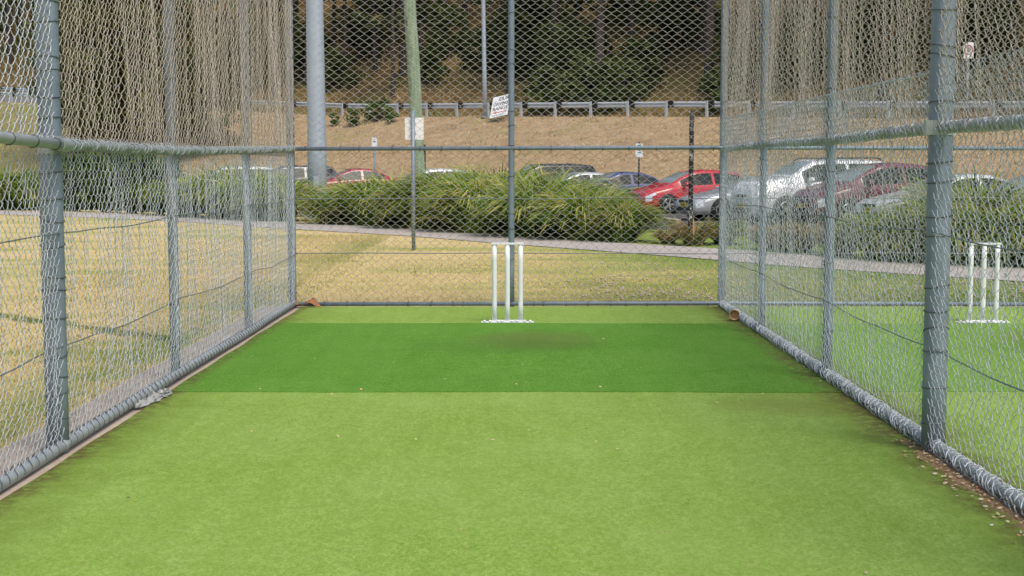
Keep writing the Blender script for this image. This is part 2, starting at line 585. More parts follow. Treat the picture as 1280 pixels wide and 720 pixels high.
# ------------------------------------------------------------------ terrain
_CX = np.array([-120, -60, -41, -25, -10, 8, 20.7, 40, 80], float)
_CZ = np.array([9.0, 8.2, 6.6, 5.55, 4.5, 3.95, 3.45, 2.9, 2.4], float)


def crest(x):
    return np.interp(x, _CX, _CZ)


def yof(x, s):
    return 82 - 0.873 * x + 1.327 * s


def sof(x, y):
    return (y - 82 + 0.873 * x) / 1.327


def hgt(x, s):
    x, s = np.asarray(x, float), np.asarray(s, float)
    zc = crest(x)
    tilt = np.interp(x, [-60, -30, -20], [0.11, 0.09, 0.0])
    low = -0.17
    z = np.interp(s, [-36.5, -32], [0, low])
    bank = np.clip((s + 15) / 13.8, 0, 1)
    z = np.where(s > -15, low + (zc - low) * bank, z)
    road_far = zc + tilt * 8.5
    z = np.where(s > 0.6, zc + tilt * (np.clip(s, 0.6, 8.5) - 0.6), z)
    hill = np.interp(s, [8.5, 20, 60, 100], [0, 5.2, 27, 42])
    bumps = 0.35 * np.sin(x * 0.31 + s * 0.2) + 0.25 * np.sin(x * 0.73 - s * 0.41)
    z = np.where(s > 8.5, zc + tilt * 7.9 + hill + bumps * np.clip((s - 8.5) / 6, 0, 1), z)
    return z


def gz(x, y):
    return float(hgt(x, sof(x, y)))


def sheet(name, xs, ss, mat, dz=0.0, rough=0.0, seed=1, smooth=True):
    X, S = np.meshgrid(np.asarray(xs, float), np.asarray(ss, float))
    Y = yof(X, S)
    Z = hgt(X, S) + dz
    if rough:
        nz = smooth_noise(seed, 14, 0.6, 5.0)
        Z = Z + rough * nz(X, Y)
        # keep the border seams closed
    nx, ns = len(xs), len(ss)
    idx = np.arange(nx * ns).reshape(ns, nx)
    q = np.stack([idx[:-1, :-1], idx[:-1, 1:], idx[1:, 1:], idx[1:, :-1]], -1).reshape(-1, 4)
    b = MB()
    b.add(np.stack([X, Y, Z], -1).reshape(-1, 3), q)
    return b.build(name, mat, None, smooth)


xs = np.concatenate([np.linspace(-110, -60, 20, endpoint=False), np.linspace(-60, 45, 190, endpoint=False), np.linspace(45, 90, 16)])
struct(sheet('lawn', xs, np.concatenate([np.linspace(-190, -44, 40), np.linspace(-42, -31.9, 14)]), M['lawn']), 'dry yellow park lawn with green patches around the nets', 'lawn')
struct(sheet('car_park', xs, np.linspace(-32, -14.6, 8), M['asphalt'], 0.006), 'asphalt car park behind the strap-leaf plants', 'car park')
struct(sheet('embankment', xs, np.concatenate([np.linspace(-15.2, -1.2, 30), [0.0, 0.62]]), M['bank'], 0.0, 0.0), 'dry straw-coloured bank rising to the guardrail', 'bank')
struct(sheet('road', xs, np.linspace(0.6, 8.6, 6), M['road'], 0.0), 'grey road on top of the bank', 'road')
struct(sheet('forest_floor', xs, np.concatenate([np.linspace(8.5, 40, 40), np.linspace(42, 100, 14)]), M['litter'], 0.0), 'brown leaf-littered hillside under the forest', 'hillside')


def strip_sheet(name, pts_a, pts_b, z, mat, th=0.0):
    n = len(pts_a)
    A = np.array([(p[0], p[1], z) for p in pts_a])
    B = np.array([(p[0], p[1], z) for p in pts_b])
    V = np.concatenate([A, B])
    q = [(i, i + 1, n + i + 1, n + i) for i in range(n - 1)]
    b = MB()
    b.add(V, np.array(q))
    return b.build(name, mat)


near_e = [(0, 268.5), (190, 275), (375, 287.5), (500, 294.5), (640, 306), (770, 315.5), (900, 326), (980, 333), (1060, 338.5), (1160, 345), (1280, 353)]
far_e = [(0, 263.5), (190, 268.5), (375, 279.3), (500, 285), (640, 296.5), (770, 304), (900, 311.5), (980, 317), (1060, 324.5), (1160, 331), (1280, 336.5)]
pa = [on_ground(*p) for p in near_e]
pb = [on_ground(*p) for p in far_e]


def extend(P):
    a = P[0] + (P[0] - P[1]) * 2.2
    b_ = P[-1] + (P[-1] - P[-2]) * 5
    return [a] + P + [b_]


def dens(P):
    out = []
    Q = np.array([(p.x, p.y) for p in P])
    t = np.arange(len(Q))
    tt = np.linspace(0, len(Q) - 1, 90)
    x = np.interp(tt, t, Q[:, 0])
    y = np.interp(tt, t, Q[:, 1])
    k = np.array([1, 2, 3, 4, 3, 2, 1]) / 16.0
    xp = np.convolve(np.pad(x, 3, 'edge'), k, 'valid')
    yp = np.convolve(np.pad(y, 3, 'edge'), k, 'valid')
    return list(zip(xp, yp))


PA, PB = dens(extend(pa)), dens(extend(pb))
o = strip_sheet('path', PA, PB, 0.012, M['path'])
struct(o, 'pale concrete footpath curving past the strap-leaf plants', 'path')


def box_obj(name, x0, x1, y0, y1, z0, z1, mat, parent=None):
    b = MB()
    b.box(((x0 + x1) / 2, (y0 + y1) / 2, (z0 + z1) / 2), (x1 - x0, y1 - y0, z1 - z0))
    return b.build(name, mat, parent)


XL, XR, YB = -2.27, 2.04, 14.4
struct(box_obj('slab', XL - 0.31, 6.9, -3, YB + 0.1, -0.2, 0.008, M['concrete']), 'pale concrete slab edge showing beside the turf', 'slab')
Y_CR0, Y_CR1 = 8.84, 12.77


def turf_sheet(name, y0, y1, z, mat, label, x0=-2.168, x1=6.75):
    # thin carpet with a slightly wandering cut edge on the left
    b = MB()
    n = 60
    ys = np.linspace(y0, y1, n)
    nz = smooth_noise(5, 6, 1.0, 6.0)
    xl = x0 + 0.006 * nz(ys, ys * 0)
    xr = np.full(n, x1)
    cols = 40
    t = np.linspace(0, 1, cols)
    X = xl[:, None] + (xr - xl)[:, None] * t[None, :]
    Yg = np.repeat(ys[:, None], cols, 1)
    wz = smooth_noise(9, 6, 0.6, 2.5)
    if z > 0.022:
        Yg = Yg.copy()
        Yg[0] += 0.006 * smooth_noise(17, 8, 1.5, 9.0)(X[0], X[0] * 0)
        Yg[-1] += 0.004 * smooth_noise(18, 8, 1.5, 9.0)(X[0], X[0] * 0)
    Z = z + 0.0015 * wz(X, Yg)
    top = np.stack([X, Yg, Z], -1).reshape(-1, 3)
    idx = np.arange(n * cols).reshape(n, cols)
    q = np.stack([idx[:-1, :-1], idx[:-1, 1:], idx[1:, 1:], idx[1:, :-1]], -1).reshape(-1, 4)
    b.add(top, q)
    # vertical rim
    rim = np.concatenate([idx[:, 0], idx[-1, 1:], idx[::-1, -1][1:], idx[0, ::-1][1:-1]])
    lo = top[rim].copy()
    hi = top[rim].copy()
    lo[:, 2] = 0.0085
    k = len(rim)
    i = np.arange(k)
    j = (i + 1) % k
    b.add(np.concatenate([hi, lo]), np.stack([i, i + k, j + k, j], -1))
    o = b.build(name, mat, None, True)
    return struct(o, label, 'turf')


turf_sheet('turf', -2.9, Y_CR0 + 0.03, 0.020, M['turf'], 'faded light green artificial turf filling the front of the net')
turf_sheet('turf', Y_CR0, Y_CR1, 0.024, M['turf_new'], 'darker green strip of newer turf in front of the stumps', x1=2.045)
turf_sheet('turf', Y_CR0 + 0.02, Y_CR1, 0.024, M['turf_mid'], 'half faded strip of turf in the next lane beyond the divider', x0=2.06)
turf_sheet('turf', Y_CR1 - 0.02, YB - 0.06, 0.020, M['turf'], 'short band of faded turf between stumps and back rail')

# ------------------------------------------------------------------ chain link
W_D, H_D = 0.096, 0.080


def net(u0, u1, v0, v1, place, seed, w=W_D, h=H_D, r=0.0026, a=-0.006, bulge=0.012, pins=(), sides=4, droop=0.006, fan=0.0, crimp=0.004):
    """woven flattened spirals: every wire zigzags between its neighbours and hooks round them"""
    n = int((u1 - u0) / (w / 2))
    k = int(round((v1 - v0) / (h / 2)))
    nb = smooth_noise(seed, 9, 0.8, 3.4, (1.5, 0.7))
    nf = smooth_noise(seed + 1, 9, 4.0, 13.0, (1.0, 0.35))
    nu = smooth_noise(seed + 2, 9, 1.0, 4.5, (1.0, 1.0))
    nv = smooth_noise(seed + 3, 9, 0.8, 3.5, (1.2, 0.6))
    ji = np.random.default_rng(seed + 4)
    ncr = smooth_noise(seed + 5, 12, 16.0, 48.0, (1.0, 0.14))
    i = np.arange(n)[:, None, None]
    j = np.arange(k + 1)[None, :, None]
    sgn = np.where((i + j) % 2 == 0, 1.0, -1.0)
    e = 0.10
    off = np.array([-1, 0, 1])[None, None, :]
    U = u0 + (i + 0.5) * w / 2 + sgn * (w / 4) * np.where(off == 0, 1 + e, 1 - 0.10)
    V = v0 + (j + off * 0.16) * h / 2
    D = np.where(off == 0, 0.0, off * a * sgn)   # front on one diagonal, back on the other
    U, V, D = np.broadcast_arrays(U, V, D)
    U, V, D = U.reshape(n, -1).copy(), V.reshape(n, -1).copy(), D.reshape(n, -1).copy()
    wv = np.clip(np.minimum(V - v0, v1 - V) / 0.18, 0, 1)
    for p in pins:
        wv = wv * np.clip(np.abs(U - p) / 0.25, 0.12, 1)
    bu, bv = U.copy(), V.copy()
    D = D + wv * (bulge * nb(bu, bv) + bulge * 0.30 * nf(bu, bv) + crimp * ncr(bu, bv))
    U = U + 0.010 * nu(bu, bv) * wv + fan * nf(bu * 0.8, bv) * wv
    V = V + droop * nv(bu, bv) * wv
    U += ji.normal(0, 0.0028, U.shape)
    D += ji.normal(0, 0.0016, U.shape) + ji.normal(0, 0.0022, (n, 1))
    P = place(U, V, D)
    b = MB()
    nrm = place(np.zeros(1), np.zeros(1), np.ones(1)) - place(np.zeros(1), np.zeros(1), np.zeros(1))
    b.tubes(P, r, sides, nrm.reshape(3))
    return b


def side_place(x0, sg):
    def f(u, v, d):
        return np.stack([x0 + sg * d, u, v], -1)
    return f


def back_place(y0):
    def f(u, v, d):
        return np.stack([u, y0 - d, v], -1)
    return f


def ring_pts(c, r, axis, n=12, tilt=0.0, phase=0.0, sq=1.0):
    t = np.arange(n) * 2 * PI / n + phase
    if axis == 'z':
        return np.stack([c[0] + r * np.cos(t), c[1] + r * np.sin(t), c[2] + tilt * np.cos(t)], -1)
    if axis == 'y':
        return np.stack([c[0] + r * np.cos(t), c[1] + tilt * np.sin(t + 1.0), c[2] + r * sq * np.sin(t)], -1)
    return np.stack([c[0] + tilt * np.sin(t + 1.0), c[1] + r * np.cos(t), c[2] + r * sq * np.sin(t)], -1)


def wraps(b, centers, r, axis, wr, tilt=0.01, jit=0.0, seed=0, sides=4):
    g = np.random.default_rng(seed)
    P = []
    for c in centers:
        P.append(ring_pts(c, r + wr * 0.8 + abs(g.normal(0, jit)), axis, 10, tilt * g.uniform(0.4, 1.5) * g.choice((-1, 1)) if jit else tilt, g.uniform(0, 6)))
    b.tubes(np.array(P), wr, sides, (0.3, 0.2, 0.9), closed=True)


def make_post(parent, x, y, r, h, mat, ties, seed, label=None, inside=1):
    b = MB()
    z = np.linspace(-0.05, h, 9)
    P = np.stack([np.full(9, x), np.full(9, y), z], -1)
    b.tubes(P, r, 24, (0, 1, 0), caps=True)
    # low domed cap
    b.tubes(np.array([(x, y, h), (x, y, h + 0.02), (x, y, h + 0.035)]), np.array([r * 1.06, r * 1.06, r * 0.4]), 20, (0, 1, 0), caps=True)
    o = b.build('post', mat, parent, True)
    if label:
        o['label'] = label
    g = np.random.default_rng(seed)
    first = None
    for k in range(ties):
        zt = 0.10 + (h - 0.3) * (k + g.uniform(0.1, 0.9)) / ties
        if first is None:
            t = MB()
            wraps(t, [(0, 0, 0)], r, 'z', 0.0034, 0.008, 0, seed)
            first = t.build('tie_wire', M['tie'], parent, True)
            first.location = (x, y, zt)
            first.rotation_euler = (0, 0, g.uniform(0, 6))
        else:
            c = first.copy()
            COL.objects.link(c)
            c.location = (x, y, zt)
            c.rotation_euler = (g.normal(0, 0.09), g.normal(0, 0.09), g.uniform(0, 6))
            c.scale = (1.02, 1.02, 1)
    return o


def tie_copies(parent, centers, r, axis, seed):
    t = MB()
    wraps(t, [(0, 0, 0)], r, axis, 0.0032, 0.007, 0, seed)
    o = t.build('rail_tie', M['tie'], parent, True)
    for k, c in enumerate(centers):
        if k:
            o = o.copy()
            COL.objects.link(o)
        o.location = c


H_F = 3.45
POSTS_Y = (4.5, 7.0, 9.45, 12.04, 14.4)

# ---- left fence
lf = thing('chain_link_fence', 'left side chain-link fence with thick near post and bare bottom rail', 'fence', (0, 0, 0), 0, 'chain-link fences of the cricket net')
for k, (y, r) in enumerate(zip(POSTS_Y, (0.055, 0.055, 0.033, 0.034, 0.040))):
    make_post(lf, XL, y, r, H_F, M['post'] if k in (0, 1, 4) else M['post_rusty'], (14, 26, 9, 9, 18)[k], 20 + k,
              {1: 'thick post wrapped with many tie wires', 2: 'slim post with rust streaks', 3: 'slim post next to the corner'}.get(k))
MLX = XL + 0.036
# mid rail: wrapped part beyond the thick post, bare part this side of it
rz = [(7.0, 1.52), (9.45, 1.515), (12.04, 1.552), (14.4, 1.594)]
tt = np.linspace(7.0, 14.36, 30)
P = np.stack([np.full(30, XL + 0.046), tt, np.interp(tt, [a for a, _ in rz], [b_ for _, b_ in rz])], -1)
MB().tubes(P, 0.022, 14, (1, 0, 0), caps=True).build('mid_rail', M['rail'], lf, True)
tt = np.linspace(2.2, 6.93, 8)
P = np.stack([np.full(8, XL + 0.075), tt, 1.62 - (tt - 2.2) * 0.0215], -1)
MB().tubes(P, 0.026, 16, (1, 0, 0), caps=True).build('mid_rail', M['rail'], lf, True)['label'] = 'bare length of mid rail before the thick post'
tie_copies(lf, [(XL + 0.075, yy, 1.62 - (yy - 2.2) * 0.0215) for yy in np.arange(2.5, 6.9, 0.31)], 0.026, 'y', 3)
t = MB()
t.cyl((XL + 0.075, 6.90, 1.5195), (XL + 0.075, 7.03, 1.517), 0.033, None, 18)
t.cyl((XL, 7.0, 1.475), (XL, 7.0, 1.56), 0.061, None, 24)
t.box((XL + 0.075, 7.05, 1.517), (0.035, 0.06, 0.05))
t.build('clamp', M['rail'], lf)
tt = np.linspace(2.2, 14.36, 40)
bz = smooth_noise(31, 5, 0.4, 2.0)
P = np.stack([XL + 0.030 + 0.004 * bz(tt, tt * 0), tt, 0.052 + 0.006 * bz(tt, tt * 0 + 3)], -1)
MB().tubes(P, 0.029, 16, (1, 0, 0), caps=True).build('bottom_rail', M['rail'], lf, True)
turns = int((14.3 - 4.8) / W_D)
th = np.linspace(0, turns * 2 * PI, turns * 12)
fr = th / (2 * PI)
yy = 4.8 + W_D * (np.floor(fr) + 0.16 * (fr - np.floor(fr)) + 0.84 * np.clip(((fr - np.floor(fr)) - 0.82) / 0.18, 0, 1))
hx = np.stack([XL + 0.030 + 0.0325 * np.cos(th + 2.2), yy, 0.052 + 0.0325 * np.sin(th + 2.2)], -1)
MB().tubes(hx, 0.0028, 4, (0.1, 1, 0.05)).build('mesh_edge', M['tie'], lf, True)
MB().tubes(np.array([(XL, 2.2, H_F - 0.03), (XL, 14.36, H_F - 0.03)]), 0.024, 14, (1, 0, 0), caps=True).build('top_rail', M['rail'], lf, True)
net(2.25, 14.36, 0.06, 1.55, side_place(MLX, 1), 100, w=0.066, h=0.083, pins=POSTS_Y, r=0.0018, a=-0.006, bulge=0.012).build('lower_mesh', M['wire'], lf, True)
net(7.05, 14.36, 1.52, 3.42, side_place(MLX, 1), 110, w=0.062, h=0.086, pins=POSTS_Y, r=0.0025, a=-0.006, bulge=0.016, fan=0.003, crimp=0.006).build('upper_mesh', M['wire_beige'], lf, True)
net(2.25, 7.05, 1.52, 3.42, side_place(MLX - 0.004, 1), 111, w=0.070, h=0.086, pins=POSTS_Y, r=0.0024, a=-0.006, bulge=0.012).build('upper_mesh', M['wire'], lf, True)
t = MB()
wraps(t, [(XL + 0.044, yy, np.interp(yy, [a for a, _ in rz], [b_ for _, b_ in rz])) for yy in np.arange(7.12, 14.3, W_D / 2)], 0.024, 'y', 0.0030, 0.018, 0.003, 5)
t.build('mesh_edge', M['rail'], lf, True)


def strand(parent, x, ys, z0, sag, seed, mat=None):
    n = 90
    tt = np.linspace(ys[0], ys[-1], n)
    ph = np.zeros(n)
    for a, b_ in zip(ys[:-1], ys[1:]):
        mk = (tt >= a) & (tt <= b_)
        ph[mk] = np.sin(PI * (tt[mk] - a) / (b_ - a))
    nz = smooth_noise(seed, 6, 1.0, 5.0)
    P = np.stack([x + 0.004 * nz(tt, tt), tt, z0 - sag * ph + 0.006 * nz(tt, 0.5 * tt)], -1)
    return MB().tubes(P, 0.0034, 6, (1, 0, 0)).build('tension_wire', mat or M['strand'], parent, True)


strand(lf, MLX + 0.012, POSTS_Y, 1.10, 0.022, 41)
strand(lf, MLX + 0.012, POSTS_Y, 0.55, 0.028, 42)

# ---- divider fence on the right
rf = thing('chain_link_fence', 'right side chain-link divider with doubled mesh above its mid rail', 'fence', (0, 0, 0), 0, 'chain-link fences of the cricket net')
for k, (y, r) in enumerate(zip(POSTS_Y, (0.058, 0.058, 0.032, 0.030, 0.038))):
    make_post(rf, XR, y, r, H_F, M['post'], (14, 22, 8, 8, 18)[k], 60 + k,
              {1: 'thick post half covered by mesh', 4: 'corner post beside the back mesh'}.get(k))
MRX = XR - 0.036
tt = np.linspace(2.2, 14.36, 30)
nz = smooth_noise(77, 4, 0.3, 1.2)
RZ = 1.595 + 0.006 * nz(tt, tt)
P = np.stack([np.full(30, XR - 0.006), tt, RZ], -1)
MB().tubes(P, 0.024, 14, (1, 0, 0), caps=True).build('mid_rail', M['rail'], rf, True)
t = MB()
wraps(t, [(XR - 0.008, yy, np.interp(yy, tt, RZ)) for yy in np.arange(2.3, 14.3, W_D / 2)], 0.026, 'y', 0.0028, 0.018, 0.0022, 6)
t.build('mesh_edge', M['wire'], rf, True)
P = np.stack([np.full(30, XR - 0.005), tt, 0.055 + 0.004 * nz(tt, tt + 4)], -1)
MB().tubes(P, 0.026, 16, (1, 0, 0), caps=True).build('bottom_rail', M['rail'], rf, True)
t = MB()
wraps(t, [(XR - 0.010, yy, 0.055) for yy in np.arange(2.3, 14.3, W_D / 2)], 0.031, 'y', 0.0032, 0.030, 0.005, 7)
t.build('mesh_edge', M['wire'], rf, True)
MB().tubes(np.array([(XR, 2.2, H_F - 0.03), (XR, 14.36, H_F - 0.03)]), 0.024, 14, (1, 0, 0), caps=True).build('top_rail', M['rail'], rf, True)
t = MB()
t.cyl((XR, 7.0, 1.565), (XR, 7.0, 1.635), 0.064, None, 24)
t.box((XR - 0.045, 6.985, 1.60), (0.075, 0.05, 0.07))
t.build('clamp', M['clamp'], rf)
net(2.25, 14.36, 0.05, 1.88, side_place(MRX, -1), 200, w=0.078, h=0.083, pins=POSTS_Y, r=0.0019, a=-0.006, bulge=0.012).build('lower_mesh', M['wire'], rf, True)
net(2.25, 14.36, 1.58, 3.42, side_place(MRX + 0.014, -1), 210, w=0.070, h=0.086, pins=POSTS_Y, r=0.0024, a=-0.006, bulge=0.015, fan=0.003, crimp=0.006).build('upper_mesh', M['wire_beige'], rf, True)
strand(rf, MRX - 0.006, POSTS_Y, 1.09, 0.014, 43)
strand(rf, MRX - 0.006, POSTS_Y, 0.54, 0.016, 44)
strand(rf, MRX - 0.010, POSTS_Y[1:], 1.88, 0.015, 45, M['wire'])

# ---- back fence across both bays
bf = thing('chain_link_fence', 'back chain-link fence with open diamond mesh behind the stumps', 'fence', (0, 0, 0), 0, 'chain-link fences of the cricket net')
make_post(bf, -0.07, YB, 0.030, H_F, M['post'], 12, 90, 'slim middle post behind the stumps')
make_post(bf, 6.32, YB, 0.038, H_F, M['post'], 12, 91)
for nm, zz, r in (('mid_rail', 1.592, 0.0205), ('bottom_rail', 0.040, 0.020), ('top_rail', H_F - 0.03, 0.022)):
    MB().tubes(np.array([(XL + 0.04, YB - 0.015, zz), (2.0, YB - 0.015, zz + 0.012), (6.3, YB - 0.015, zz)]), r, 14, (0, 1, 0), caps=True).build(nm, M['rail'] if nm == 'top_rail' else M['post'], bf, True)
g = np.random.default_rng(8)
for zz, st in ((1.592, 0.27), (0.040, 0.20)):
    xx = np.arange(-2.1, 6.2, st)
    xx = xx + g.uniform(-0.06, 0.06, len(xx))
    tie_copies(bf, [(x, YB - 0.015, zz + 0.004) for x in xx], 0.022, 'x', 9)
net(XL + 0.04, 6.3, 0.05, 3.42, back_place(YB + 0.022), 300, w=0.100, h=0.0755, r=0.0020, a=-0.003, bulge=0.004, droop=0.003, crimp=0.0).build('mesh', M['wire_back'], bf, True)
for zz in (1.10, 0.55):
    tx = np.linspace(XL + 0.04, 6.3, 60)
    nz = smooth_noise(int(zz * 100), 5, 0.8, 3)
    MB().tubes(np.stack([tx, np.full(60, YB - 0.003), zz + 0.006 * nz(tx, tx)], -1), 0.0048, 6, (0, 1, 0)).build('tension_wire', M['strand'], bf, True)

# ------------------------------------------------------------------ stumps
def make_stumps(loc, label):
    st = thing('cricket_stumps', label, 'stumps', loc, 0, 'white cricket stumps')
    for dx in (-0.116, 0.0, 0.118):
        b = MB()
        z = np.linspace(0.012, 0.70, 6)
        b.tubes(np.stack([np.full(6, dx), np.zeros(6), z], -1), 0.0215 if dx else 0.0225, 20, (0, 1, 0), caps=True)
        b.build('stump', M['stump_paint'], st, True)
    b = MB()
    b.box((0.001, 0, 0.709), (0.285, 0.05, 0.016))
    b.build('bail_plate', M['stump_paint'], st)
    b = MB()
    b.box((0.001, 0, 0.006), (0.47, 0.08, 0.008))
    b.box((0.001, 0, 0.0165), (0.285, 0.045, 0.012))
    b.build('base_plate', M['stump_paint'], st)
    for dx in (-0.205, -0.155, -0.085, -0.05, 0.04, 0.085, 0.155, 0.205):
        b = MB()
        b.tubes(np.array([(dx, -0.031, 0.0105), (dx, -0.031, 0.020), (dx, -0.031, 0.028)]), np.array([0.014, 0.012, 0.004]), 10, (0, 1, 0), caps=True)
        b.build('bolt', M['stump_paint'], st, True)
    return st


make_stumps((-0.098, 12.84, 0.022), 'white metal stumps in front of the back fence middle post')
make_stumps((4.155, 12.84, 0.022), 'white metal stumps seen through the right divider mesh')

# ------------------------------------------------------------------ small litter in the net
def make_cup():
    p = on_ground(918, 404)
    c = thing('cup', 'brown cup lying on its side against the right divider', 'cup', (p.x, p.y, 0.026), R(-12))
    b = MB()
    n = 28
    prof = [(0.0, 0.046), (0.004, 0.049), (0.01, 0.047), (0.055, 0.041), (0.10, 0.036), (0.102, 0.0)]
    P = np.array([(0, d, 0.049) for d, _ in prof])
    b.tubes(P, np.array([r for _, r in prof]), n, (0, 0, 1))
    b.build('outer_wall', M['cardboard'], c, True)
    b = MB()
    prof = [(0.0, 0.0455), (0.03, 0.041), (0.058, 0.0385), (0.06, 0.0)]
    P = np.array([(0, d, 0.049) for d, _ in prof])
    b.tubes(P, np.array([r for _, r in prof]), n, (0, 0, 1))
    b.build('inner_wall', M['cardboard'], c, True)
    return c


make_cup()


def dead_leaf(px, py, z, size, rz, tilt, label):
    p = on_ground(px, py, z)
    b = MB()
    n = 9
    t = np.linspace(0, 1, n)
    wdt = np.sin(PI * t) ** 0.7 * 0.32
    zz = 0.18 * np.sin(t * PI) + 0.08 * np.sin(t * 7)
    L = np.stack([t - 0.5, -wdt, zz + wdt * 0.5], -1)
    Mi = np.stack([t - 0.5, 0 * t, zz], -1)
    Rr = np.stack([t - 0.5, wdt, zz + wdt * 0.4], -1)
    V = np.concatenate([L, Mi, Rr]) * size
    i = np.arange(n - 1)
    b.add(V, np.concatenate([np.stack([i, i + 1, i + 1 + n, i + n], -1), np.stack([i + n, i + n + 1, i + 1 + 2 * n, i + 2 * n], -1)]))
    o = b.build('dead_leaf', M['leaf_brown'], None, True)
    sm = o.modifiers.new('thickness', 'SOLIDIFY')
    sm.thickness = 0.002
    o.location = p
    o.rotation_euler = (tilt, R(8), rz)
    return tag(o, label, 'leaf', 'dead leaves in the corner')


dead_leaf(371, 382, 0.03, 0.13, R(70), R(35), 'curled rusty brown leaf against the left corner post foot')
dead_leaf(391, 383, 0.022, 0.17, R(4), R(20), 'long brown dead leaf lying along the back bottom rail')
dead_leaf(392, 377, 0.06, 0.10, R(-35), R(30), 'small brown leaf perched on top of the back bottom rail')


def plastic():
    p = on_ground(182, 500, 0.02)
    g = np.random.default_rng(3)
    b = MB()
    n, k = 26, 12
    t = np.linspace(0, 1, n)
    s = np.linspace(0, 1, k)
    T, S = np.meshgrid(t, s, indexing='ij')
    nz = smooth_noise(55, 14, 10, 40)
    wid = 0.03 + 0.05 * np.sin(PI * T) ** 0.5
    X = (S - 0.5) * wid * 1.6 + 0.012 * nz(T, S)
    Yy = (T - 0.5) * 0.62 + 0.015 * nz(S, T)
    Z = 0.004 + 0.028 * np.sin(PI * S) * np.sin(PI * T) ** 0.4 * np.abs(0.5 + 0.75 * nz(T * 2, S * 1.2)) + 0.006 * g.random(T.shape)
    Z = np.maximum(Z, 0.004)
    idx = np.arange(n * k).reshape(n, k)
    q = np.stack([idx[:-1, :-1], idx[:-1, 1:], idx[1:, 1:], idx[1:, :-1]], -1).reshape(-1, 4)
    b.add(np.stack([X, Yy, Z], -1).reshape(-1, 3), q)
    o = b.build('plastic_bag', M['plastic'], None, True)
    o.location = (p.x + 0.035, p.y, 0.021)
    o.rotation_euler = (0, 0, R(-4))
    tag(o, 'crumpled clear plastic bag flattened beside the left bottom rail', 'plastic bag')


plastic()

# flecks of leaf on the turf: nobody could count them
b = MB()
N = 75
X = rng.uniform(-2.0, 2.0, N)
Yf = rng.uniform(5, 12.5, N) * 0.6 + 2 * 0 + rng.uniform(0, 5, N)
X = np.concatenate([X, XR - 0.05 - np.abs(rng.normal(0, 0.07, 170))])
Yf = np.concatenate([Yf, rng.uniform(5.2, 7.3, 170)])
N = len(X)
sz = rng.uniform(0.003, 0.009, N)
an = rng.uniform(0, 2 * PI, N)
c0 = np.stack([X, Yf, np.full(N, 0.031)], -1)
du = np.stack([np.cos(an) * sz * 1.6, np.sin(an) * sz * 1.6, rng.normal(0, 0.002, N)], -1)
dv = np.stack([-np.sin(an) * sz, np.cos(an) * sz, rng.normal(0, 0.002, N)], -1)
V = np.stack([c0 - du, c0 - dv, c0 + du, c0 + dv], 1).reshape(-1, 3)
b.add(V, np.arange(4 * N).reshape(-1, 4), np.repeat(rng.uniform(0.02, 1, N), 4))
tag(b.build('leaf_litter', M['fleck']), 'tiny tan leaf flecks scattered over the turf', 'leaf litter', None, 'stuff')

# ------------------------------------------------------------------ lawn blades + clover
def blades(N, xy, hmin, hmax, wmin, wmax, col, seed, name, mat, label, cat):
    g = np.random.default_rng(seed)
    X, Y = xy
    N = len(X)
    h = g.uniform(hmin, hmax, N)
    w = g.uniform(wmin, wmax, N)
    an = g.uniform(0, 2 * PI, N)
    la = g.uniform(0, 2 * PI, N)
    ln = h * g.uniform(0.3, 1.6, N)
    z0 = hgt(X, sof(X, Y))
    base = np.stack([X, Y, z0], -1)
    side = np.stack([np.cos(an) * w, np.sin(an) * w, 0 * w], -1)
    tip = base + np.stack([np.cos(la) * ln, np.sin(la) * ln, h], -1)
    V = np.stack([base - side, base + side, tip], 1).reshape(-1, 3)
    b = MB()
    b.add(V, np.arange(3 * N).reshape(-1, 3), np.repeat(np.clip(col, 0.01, 1), 3))
    o = b.build(name, mat)
    return tag(o, label, cat, None, 'stuff')


g = np.random.default_rng(12)
n1 = smooth_noise(600, 8, 0.5, 2.2)
# left lawn (near), back lawn
A = np.stack([XL - 0.31 - np.abs(g.gamma(1.3, 1.6, 52000)), g.uniform(5.5, 30, 52000)], -1)
B = np.stack([g.uniform(-5.5, 6.6, 52000), YB + 0.12 + np.abs(g.gamma(1.3, 4.0, 52000))], -1)
AB = np.concatenate([A, B])


def path_near(x):
    Q = np.array(PA)
    o_ = np.argsort(Q[:, 0])
    return np.interp(x, Q[o_, 0], Q[o_, 1])


ok = AB[:, 1] < path_near(AB[:, 0]) - 0.05
AB = AB[ok]
grn = 0.30 * n1(AB[:, 0] * 1.2, AB[:, 1] * 0.6) + np.interp(AB[:, 0], [0.0, 4.5], [-0.16, 0.36]) + 0.45 * np.exp(-np.clip(-(AB[:, 0] - XL + 0.31), 0, 9) / 0.35) * (AB[:, 0] < XL)
colv = np.clip(0.78 - 0.75 * grn + g.normal(0, 0.16, len(AB)), 0.01, 1)
blades(0, (AB[:, 0], AB[:, 1]), 0.012, 0.045, 0.003, 0.006, colv, 13, 'grass', M['grass'], 'short dry and green grass blades on the park lawn', 'grass')
# mown straw lying on the bank
nb_ = 70000
xb = g.uniform(-45, 32, nb_)
sb = g.uniform(-15, 0.4, nb_)
cl = smooth_noise(611, 12, 0.5, 3.0)
kp = g.random(nb_) < 0.45 + 0.60 * cl(xb, sb * 1.5)
xb, sb = xb[kp], sb[kp]
yb = yof(xb, sb)
blades(0, (xb, yb), 0.03, 0.16, 0.010, 0.03, np.clip(0.70 + g.normal(0, 0.16, len(xb)) + 0.12 * cl(xb * 0.5, sb) - 0.35 * np.clip((-xb - 18) / 12, 0, 1), 0.05, 1), 14, 'straw', M['straw'], 'mown straw lying on the dry bank', 'straw')
